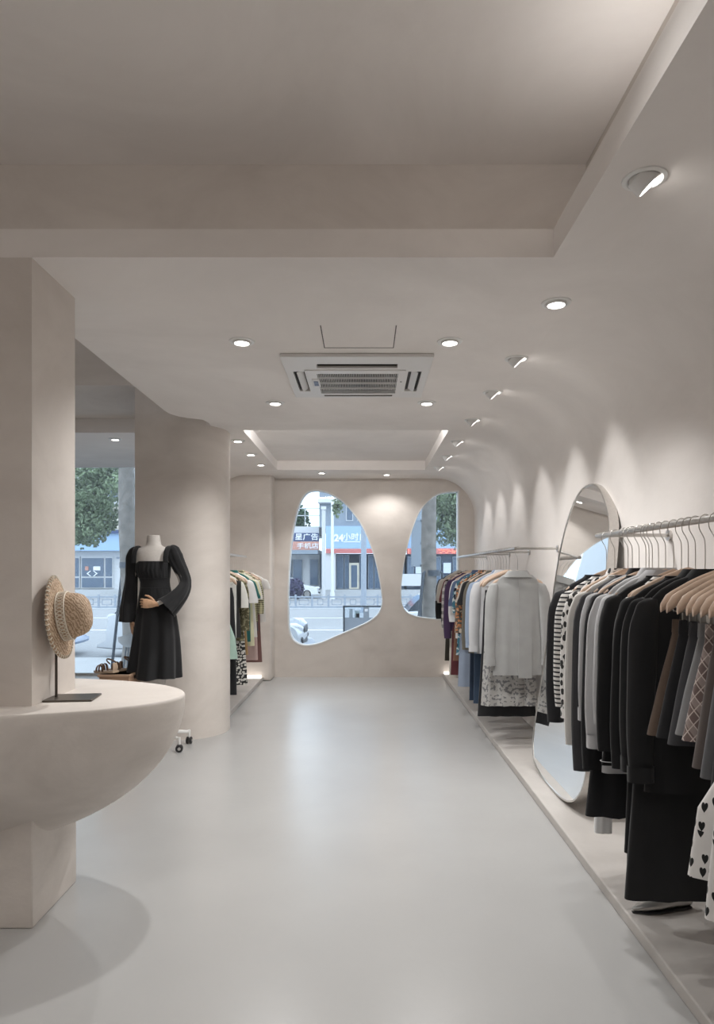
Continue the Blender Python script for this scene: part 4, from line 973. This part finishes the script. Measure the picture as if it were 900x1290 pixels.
# posts
p = at(419, 742, 44)
t = thing('lamp_post', 'thin white lamp post in front of the sky-blue shop sign', 'post', (p.x, 44, RZ_))
MB().tube([(0, 0, 0), (0, 0, 10)], [0.11, 0.08], 12).build('post_shaft', 'car_white', t); MB().tube([(0, 0, 0), (0, 0, 0.5)], 0.16, 12).build('post_base', 'car_white', t)
p = at(408, 742, 46)
t = thing('corner_post', 'white corner post left of the sky-blue shop', 'post', (p.x, 46, RZ_))
MB().tube([(0, 0, 0), (0, 0, at(0, 640, 46).z - RZ_)], 0.13, 4).build('post_shaft', 'facade_white', t); MB().box((-0.17, -0.17, at(0, 642, 46).z - RZ_), (0.17, 0.17, at(0, 638, 46).z - RZ_)).build('post_cap', 'facade_white', t)
p = at(458.5, 742, 30)
t = thing('road_pole', 'blue-grey road pole crossing the sky-blue shop sign', 'post', (p.x, 30, RZ_))
MB().tube([(0, 0, 0), (0, 0, at(0, 655, 30).z - RZ_)], 0.12, 14).build('post_shaft', 'steel_blue', t); MB().tube([(0, 0, 0), (0, 0, 0.12)], 0.2, 14).build('post_base', 'steel_blue', t)
p = at(533, 742, 12.8)
t = thing('panel_pole', 'grey pole carrying a tall blank panel left of the tree trunk', 'post', (p.x, 12.8, GZ))
MB().tube([(0, 0, 0), (0, 0, 4.2)], 0.035, 12).build('post_shaft', 'steel_blue', t)
z0, z1 = at(0, 714, 12.8).z - GZ, at(0, 655, 12.8).z - GZ
MB().box((-0.22, -0.03, z0), (-0.03, 0.03, z1)).build('panel', 'facade_grey', t, bevel=0.008)
for z in (z0 + 0.02, (z0+z1)/2, z1 - 0.02): MB().box((-0.05, -0.04, z - 0.02), (0.04, 0.04, z + 0.02)).build('bracket', 'strut', t)

# median railing
YF = 33.0
def railing(label, px0, px1, pat):
    a, b = at(px0, 755, YF), at(px1, 768, YF)
    t = thing('street_railing', label, 'railing', ((a.x+b.x)/2, YF, RZ_))
    L0, L1 = a.x - (a.x+b.x)/2, b.x - (a.x+b.x)/2
    zt, zb = at(0, 752, YF).z - RZ_, at(0, 766, YF).z - RZ_
    MB().box((L0, -0.12, 0), (L1, 0.12, max(0.05, zb - 0.03))).build('kerb', 'facade_white', t)
    for z in (zt, zb + 0.05): MB().box((L0, -0.03, z - 0.035), (L1, 0.03, z + 0.035)).build('rail_bar', 'steel_blue', t)
    k = max(1, round((L1 - L0)/0.78)); st = (L1 - L0)/k
    for i in range(k + 1):
        x = L0 + i*st; MB().box((x - 0.045, -0.045, 0), (x + 0.045, 0.045, zt + 0.12)).build('railing_post', 'steel_blue', t)
    me = None
    for i in range(k):
        x = L0 + (i + 0.5)*st; w_ = st*0.30 if i % 2 else st*0.18; z = (zt + zb)/2 + 0.02; h = 0.13
        mb = MB()
        for lo, hi in (((x-w_, -.015, z-h), (x+w_, .015, z-h+.03)), ((x-w_, -.015, z+h-.03), (x+w_, .015, z+h)), ((x-w_, -.015, z-h), (x-w_+.03, .015, z+h)), ((x+w_-.03, -.015, z-h), (x+w_, .015, z+h)),
                       ((x-st/2, -.012, z-.012), (x-w_, .012, z+.012)), ((x+w_, -.012, z-.012), (x+st/2, .012, z+.012)), ((x-.012, -.012, z+h), (x+.012, .012, zt)), ((x-.012, -.012, zb), (x+.012, .012, z-h))): mb.box(lo, hi)
        mb.build('railing_panel', 'steel_blue', t, smooth=False)
railing('blue-grey patterned median railing seen through the left free-form window', 352, 600, 0)
railing('blue-grey median railing seen past the pillar through the entrance glass', 62, 166, 1)

# buildings across the street
Y0 = 50.0
def bx_(t, nm, mat, px0, py0, px1, py1, d0=0.0, d1=0.6, bevel=0):
    """box by its outline on the facade plane, d0..d1 in depth behind it (negative: proud)"""
    a, b = at(px0, py0, Y0), at(px1, py1, Y0); o = t if t.type == 'EMPTY' else t.parent
    base = o.location
    q = MB().box((a.x - base.x, d0 + Y0 - base.y, b.z - base.z), (b.x - base.x, d1 + Y0 - base.y, a.z - base.z)).build(nm, mat, t, smooth=False, bevel=bevel)
    return q
def txt(t, body, px0, py1, hpx, mat='sign_white', d=-0.32, nm='lettering', bold=0.01, sx=1.0):
    p = at(px0, py1, Y0)
    base = t.location if t.type == 'EMPTY' else t.parent.location
    o = text_mesh(nm, body, hpx*Y0/F*1.25, mat, t, (p.x - base.x, d + Y0 - base.y, p.z - base.z), extrude=0.02, bold=bold); o.scale.x = sx
    return o
G0 = 0.05
def bld(label, px0, px1):
    p = at((px0+px1)/2, 742, Y0); return thing('shop_building', label, 'building', (p.x, Y0, G0))
# sky-blue 24 hour shop
b = bld('grey building with the sky-blue shop sign and red band, through the left free-form window', 409, 500)
bx_(b, 'upper_wall', 'facade_grey', 402, 420, 512, 664, 0.3, 9)
bx_(b, 'ledge', 'facade_white', 401, 629, 428, 634, -0.6, 0.4)
for i, u in enumerate((436, 450, 464, 478)):
    f = bx_(b, 'window_frame', 'facade_white', u, 636, u + 9, 656, 0.22, 0.32); bx_(f, 'pane', 'shop_glass', u + 1, 637, u + 8, 655, 0.2, 0.23)
sgn = bx_(b, 'sign_board', 'sign_blue', 411, 663, 512, 691, -0.3, 0.3)
txt(b, '24', 421.2, 682, 9.6, bold=0.03); txt(b, '小时自', 432.3, 680.3, 8.0)
bx_(b, 'sign_underline', 'sign_white', 433, 682.4, 454, 683.4, -0.33, -0.28)
bx_(b, 'red_fascia', 'red_band', 411, 691.5, 512, 697, -0.35, 0.3)
bx_(b, 'lower_wall', 'facade_dark', 403, 697, 512, 744, 1.2, 9)
for u0, u1 in ((409, 423), (486, 489)): bx_(b, 'pilaster', 'facade_white', u0, 697, u1, 743, -0.1, 1.2)
for u0, u1 in ((423.5, 433), (434, 440), (453, 462), (464, 471), (472, 485), (490, 510)):
    f = bx_(b, 'shop_window', 'steel_blue', u0, 699, u1, 742, 0.5, 0.7); bx_(f, 'pane', 'shop_glass', u0 + 0.7, 700, u1 - 0.7, 741, 0.45, 0.5)
f = bx_(b, 'shop_door', 'cream_frame', 440, 709, 452.5, 742, 0.35, 0.6); bx_(f, 'pane', 'shop_glass', 442.5, 712, 450, 740, 0.3, 0.36); bx_(f, 'door_handle', 'chrome', 450.4, 724, 451.2, 730, 0.2, 0.34)
# advertising and phone shops
b = bld('low shop with a navy banner above an orange banner, through the left free-form window', 355, 409)
bx_(b, 'upper_wall', 'facade_white', 340, 662, 401, 672, 1.0, 8)
bx_(b, 'banner', 'sign_navy', 352, 671, 401.5, 681.5, 0.4, 0.9); txt(b, '星广告', 371, 679.2, 7.2, d=0.36, bold=0.006, sx=1.12)
bx_(b, 'banner', 'sign_orange', 352, 682, 401.5, 692.5, 0.3, 0.9); txt(b, '手机店', 373.5, 690.2, 6.0, d=0.26, bold=0.004, sx=1.25); 
bx_(b, 'lower_wall', 'facade_white', 340, 692, 401, 744, 2.0, 8)
bx_(b, 'awning', 'facade_grey', 350, 693, 401, 698, -0.5, 2.0)
for u0, u1 in ((352, 364), (366, 378), (388, 399)):
    f = bx_(b, 'shop_window', 'steel_blue', u0, 704, u1, 738, 1.8, 2.0); bx_(f, 'pane', 'shop_glass', u0 + 0.8, 705, u1 - 0.8, 737, 1.7, 1.8)
b2 = thing('rooftop_frame', 'thin white rooftop frame above the navy banner', 'frame', at(386, 662, 52.5))
for (u0, v0, u1, v1) in ((362, 640, 407, 641), (362, 649, 407, 650), (384, 640, 385, 662), (362, 640, 363, 662)):
    a, c = at(u0, v0, 52.5) - b2.location, at(u1, v1, 52.5) - b2.location
    MB().box((a.x, -0.03, c.z), (c.x, 0.03, a.z)).build('frame_bar', 'facade_white', b2, smooth=False)
tree('small hazy tree behind the navy banner', at(378, 0, 60).x, 60, 0.0, 6.2, 0.15, [(*at(378, 655, 60), 0.9, 0.6, 1.4, 1.0)], 500, 0.4, seed=21, mat='leaf_dark')
# dark shopfront with the red LED band
b = bld('dark blue shopfront with a red LED band, through the right free-form window', 512, 620)
bx_(b, 'upper_wall', 'facade_grey', 513, 420, 640, 680, 0.3, 9)
bx_(b, 'sign_board', 'sign_blue', 513, 668, 640, 690.5, 0.0, 0.4)
bx_(b, 'led_band', 'red_band', 513, 691, 640, 698, -0.3, 0.4)
u = 514
rg = random.Random(4)
mb = MB(); base = b.location
while u < 600:
    ww = rg.uniform(1.0, 2.6)
    for v in (692.3, 694.0, 695.8):
        if rg.random() < 0.7:
            a, c = at(u, v, Y0), at(u + ww, v + 1.2, Y0); mb.box((a.x - base.x, -0.34, c.z - base.z), (c.x - base.x, -0.29, a.z - base.z))
    u += ww + rg.uniform(0.4, 1.2)
mb.build('led_cells', 'led_red', b, smooth=False)['kind'] = 'stuff'
bx_(b, 'lower_wall', 'facade_dark', 513, 698, 640, 744, 0.3, 9)
for u0, u1 in ((514, 522), (545, 556), (571, 582), (584, 596)):
    f = bx_(b, 'shop_window', 'steel_blue', u0, 701, u1, 740, 0.2, 0.35); bx_(f, 'pane', 'shop_glass', u0 + 0.6, 702, u1 - 0.6, 739, 0.15, 0.2)
for u0, v0, u1, v1 in ((524, 712, 532.5, 722.5), (559, 709, 568.5, 722)):
    f = bx_(b, 'poster_case', 'sign_navy', u0 - 0.8, v0 - 0.8, u1 + 0.8, v1 + 0.8, 0.1, 0.3); bx_(f, 'poster', 'poster', u0, v0, u1, v1, 0.05, 0.1)
bx_(b, 'low_counter', 'facade_white', 505, 723, 535, 738, -0.3, 0.3)
# bank-like building seen past the pillar
b = bld('white building with a pale blue fascia and glass doors, through the entrance glass', 60, 170)
bx_(b, 'upper_wall', 'facade_white', 40, 420, 200, 672, 0.3, 9)
bx_(b, 'ledge', 'facade_white', 130, 632, 170, 635.5, -0.5, 0.3)
for u0, u1, m_ in ((104, 116, 'shop_glass'), (120, 131, 'shop_glass'), (133, 140.5, 'shop_glass'), (141, 156, 'cream_frame')):
    f = bx_(b, 'window_frame', 'steel_blue', u0, 637, u1, 668, 0.1, 0.3); bx_(f, 'pane', m_, u0 + 0.6, 638, u1 - 0.6, 667, 0.05, 0.1)
for u0, u1 in ((136, 146), (149, 160)):
    f = bx_(b, 'window_frame', 'steel_blue', u0, 606, u1, 628, 0.1, 0.3); bx_(f, 'pane', 'shop_glass', u0 + 0.8, 607, u1 - 0.8, 627, 0.05, 0.1)
bx_(b, 'eave', 'sign_navy', 40, 669, 200, 672.5, -0.9, 0.3)
bx_(b, 'fascia', 'sign_blue', 40, 672.5, 200, 694, -0.6, 0.4)
bx_(b, 'lower_wall', 'facade_white', 40, 694, 200, 744, 0.4, 9)
bx_(b, 'house_number', 'steel_blue', 144.5, 701.5, 149, 704, 0.35, 0.42)
for u0, u1 in ((84, 99), (101, 130.5), (131, 141)):
    f = bx_(b, 'glass_front', 'facade_white', u0, 701, u1, 741, 0.2, 0.4); bx_(f, 'pane', 'shop_glass', u0 + 1.2, 703, u1 - 1, 726, 0.14, 0.2); bx_(f, 'lower_pane', 'shop_glass', u0 + 1.2, 728, u1 - 1, 740, 0.14, 0.2)
for u0, m_ in ((106.5, 'sign_orange'), (117, 'sign_white'), (121.5, 'sign_white')): bx_(b, 'door_notice', m_, u0, 713.5, u0 + 4.2, 718.5, 0.08, 0.13)
base = b.location
for s in (-1, 1):     # emblem: two white chevrons pointing apart
    def e(u, v): q = at(115.5 + s*u, 722.5 + v, Y0); return Vector((q.x - base.x, 0, q.z - base.z))
    pts = [(1.2, -3.4), (5.2, 0), (1.2, 3.4), (2.6, 3.4), (6.9, 0), (2.6, -3.4)]
    pl_ = [e(*q) for q in pts]
    MB().prism([(q.x, q.z) for q in pl_], lambda a, c_, d: (a, d, c_), 0.06, 0.12).build('emblem_chevron', 'sign_white', b, smooth=False)

# cars
def car(label, x, y, L, wd, paint, face=1, roof=1.42, seed=0):
    t = thing('car', label, 'car', (x, y, RZ_), 0 if face > 0 else PI)
    h = L/2
    P = [(-h, .42), (-h + .02, .70), (-h + .06, .86), (-h*0.86, .98), (h*0.30, .96), (h*0.42, .93), (h*0.80, .80), (h*0.95, .70), (h, .56), (h - .01, .34), (h - .12, .24), (-h + .1, .24)]
    Pc = [tuple(p[:2]) for p in catmull(P, 4)]
    rings = []
    for q, s in ((-1, .90), (-.97, .97), (-.85, 1.0), (-.4, 1.0), (0, 1.0), (.4, 1.0), (.85, 1.0), (.97, .97), (1, .90)):
        rings.append([Vector((a*(1 - 0.05*abs(q)**3), q*wd/2, .58 + (bb-.58)*s)) for a, bb in Pc])
    MB().loft(rings).build('car_body', paint, t, angle=35)
    G = [(-h*0.90, .95), (-h*0.74, roof*0.93), (-h*0.45, roof), (h*0.02, roof*0.99), (h*0.20, roof*0.9), (h*0.46, .90)]
    Gc = [tuple(p[:2]) for p in catmull(G, 4, closed=False)]
    rings = [[Vector((a*0.985, q*wd/2*(0.93 - 0.26*max(0, bb-.9)), bb)) for a, bb in Gc] for q in (-1, -.96, -.5, 0, .5, .96, 1)]
    MB().loft(rings).build('cabin_glass', 'car_glass', t, angle=35)
    Rf = [q for q in Gc if q[1] > roof*0.90]
    MB().loft([[Vector((a*0.985, q*wd/2*0.80, bb + 0.012)) for a, bb in Rf] + [Vector((a*0.985, q*wd/2*0.80, bb - 0.02)) for a, bb in reversed(Rf)] for q in (-1, -.5, 0, .5, 1)]).build('roof', paint, t, angle=35)
    for xx in (-h*0.45, h*0.02): 
        for s in (-1, 1): MB().tube([(xx, s*wd/2*0.945, .93), (xx, s*wd/2*0.82, roof - 0.02)], 0.03, 6).build('roof_pillar', paint, t)
    for xx in (-h*0.60, h*0.63):
        for s in (-1, 1):
            w_ = MB().tube([(xx, s*(wd/2 - .20), .31), (xx, s*(wd/2 - .19), .31), (xx, s*(wd/2 - .02), .31), (xx, s*(wd/2 + .005), .31)], [.27, .31, .31, .26], 24).build('wheel', 'car_dark', t)
            MB().tube([(xx, s*(wd/2), .31), (xx, s*(wd/2 + .012), .31)], .19, 20).build('hub_cap', 'chrome', w_)
    for s in (-1, 1):
        MB().tube([(h*0.82, s*wd*0.44, .72), (h*0.93, s*wd*0.41, .69), (h*0.985, s*wd*0.30, .63)], [(.05, .05), (.08, .05), (.05, .03)], 10).build('head_lamp', 'head_lamp', t)
        MB().tube([(h*0.90, s*wd*0.42, .42), (h*0.985, s*wd*0.34, .42)], .055, 10).build('fog_lamp', 'car_dark', t)
        MB().tube([(h*0.22, s*(wd/2 - .02), .98), (h*0.22, s*(wd/2 + .12), 1.0)], [(.05, .07), (.07, .09)], 10).build('side_mirror', paint, t)
    MB().tube([(h - .02, -wd*0.22, .60), (h + .012, 0, .60), (h - .02, wd*0.22, .60)], [(.07, .03)]*3, 8).build('grille', 'car_dark', t)
    MB().tube([(h - .04, -wd*0.30, .36), (h + .005, 0, .36), (h - .04, wd*0.30, .36)], [(.06, .03)]*3, 8).build('lower_grille', 'car_dark', t)
    return t
xa = at(391, 0, 14.6).x
car('silver car with its front showing at the lower left of the left free-form window', xa - 2.14, 14.6, 4.1, 1.75, 'car_silver')
xb = at(503, 0, 15.0).x
car('white car with dark windows parked beyond the tree trunk', xb + 2.15, 15.4, 4.5, 1.8, 'car_white', roof=1.38)
xc = at(110, 0, 14.6).x
car('blue-grey car whose rear end shows behind the straw hat', xc - 2.5, 14.6, 4.2, 1.75, 'car_blue', face=-1)
car('white car parked far off in front of the low banner shop', at(380, 0, 46).x - 1.0, 46.8, 4.4, 1.8, 'car_white')
# bush far off
rg = random.Random(11); p = at(373, 745, 43)
t = thing('round_bush', 'dark purple-blue round bush in front of the parked white car', 'bush', (p.x, 43, RZ_))
M['bush_leaf'] = simple('purple_leaf', (0.07, 0.065, 0.13), 0.7, var=0.4, scale=3)
mb = MB()
for _ in range(900):
    d = Vector((rg.gauss(0, 1), rg.gauss(0, 1), rg.gauss(0, 1))).normalized() * rg.uniform(0.6, 1.0); mb.add(blade(Vector((d.x*0.5, d.y*0.5, 0.75 + d.z*0.65)), 0.22, rg), ((0, 1, 2), (0, 2, 3)))
mb.build('bush_leaves', 'bush_leaf', t, smooth=False)['kind'] = 'stuff'
MB().tube([(0, 0, 0), (0, 0, 0.8)], 0.06, 8).build('stem', 'bark', t)
# notice board on the pavement
a, c = at(432.5, 763, 9.9), at(492, 763, 9.9)
t = thing('notice_board', 'dark framed pavement notice board behind the lower edge of the left window', 'board', ((a.x+c.x)/2, 9.9, GZ))
hw, zt = (c.x - a.x)/2, a.z - GZ
zm = at(0, 778, 9.9).z - GZ
for lo, hi in (((-hw, -.02, 0), (-hw + .025, .02, zt)), ((hw - .025, -.02, 0), (hw, .02, zt)), ((-hw, -.02, zt - .02), (hw, .02, zt)), ((-hw, -.02, .08), (hw, .02, .11))): MB().box(lo, hi).build('board_frame', 'strut', t)
MB().box((-hw + .02, -.012, .1), (hw - .02, .012, zm)).build('lower_panel', 'steel_blue', t)
xm = at(458, 0, 9.9).x - (a.x+c.x)/2
MB().box((xm, -.015, zm), (xm + .085, .015, zt - .02)).build('middle_panel', 'steel_blue', t)
MB().box((xm + .02, -.02, zm + .09), (xm + .065, -.014, zm + .13)).build('white_label', 'sign_white', t)
MB().box((-hw + .02, -.004, zm), (xm, .004, zt - .02)).build('glass_panel', 'glass', t, smooth=False)
for dx, w_, h_, m_ in ((.09, .05, .13, 'facade_white'), (.17, .07, .10, 'poster'), (.19, .05, .06, 'sign_orange')): MB().box((-hw + dx, .01, zm), (-hw + dx + w_, .05, zm + h_)).build('leaflet', m_, t)
# grey tub seat outside the entrance
p = at(160, 806, 10.0)
t = thing('tub_seat', 'small grey tub seat on thin legs outside the entrance glass, beside the dress', 'seat', (p.x + 0.06, 10.0, GZ))
zs = p.z - GZ
M['grey_shell'] = simple('grey_shell', (0.30, 0.29, 0.28), 0.6)
rings = []
for z, r, sh_ in ((zs - .10, .10, .02), (zs - .06, .15, .01), (zs + .02, .175, 0), (zs + .09, .18, -.01), (zs + .085, .165, -.01), (zs + .0, .15, 0), (zs - .03, .05, 0)):
    rings.append([Vector((sh_ + r*math.cos(2*PI*i/24), r*math.sin(2*PI*i/24), z + 0.05*math.cos(2*PI*i/24)*(1 if z > zs else 0))) for i in range(24)])
MB().loft(rings).build('shell', 'grey_shell', t, angle=60)
for q in range(4):
    an = PI/4 + q*PI/2; MB().tube([(0.07*math.cos(an), 0.07*math.sin(an), zs - .08), (0.15*math.cos(an), 0.15*math.sin(an), 0)], 0.010, 8).build('leg', 'strut', t)
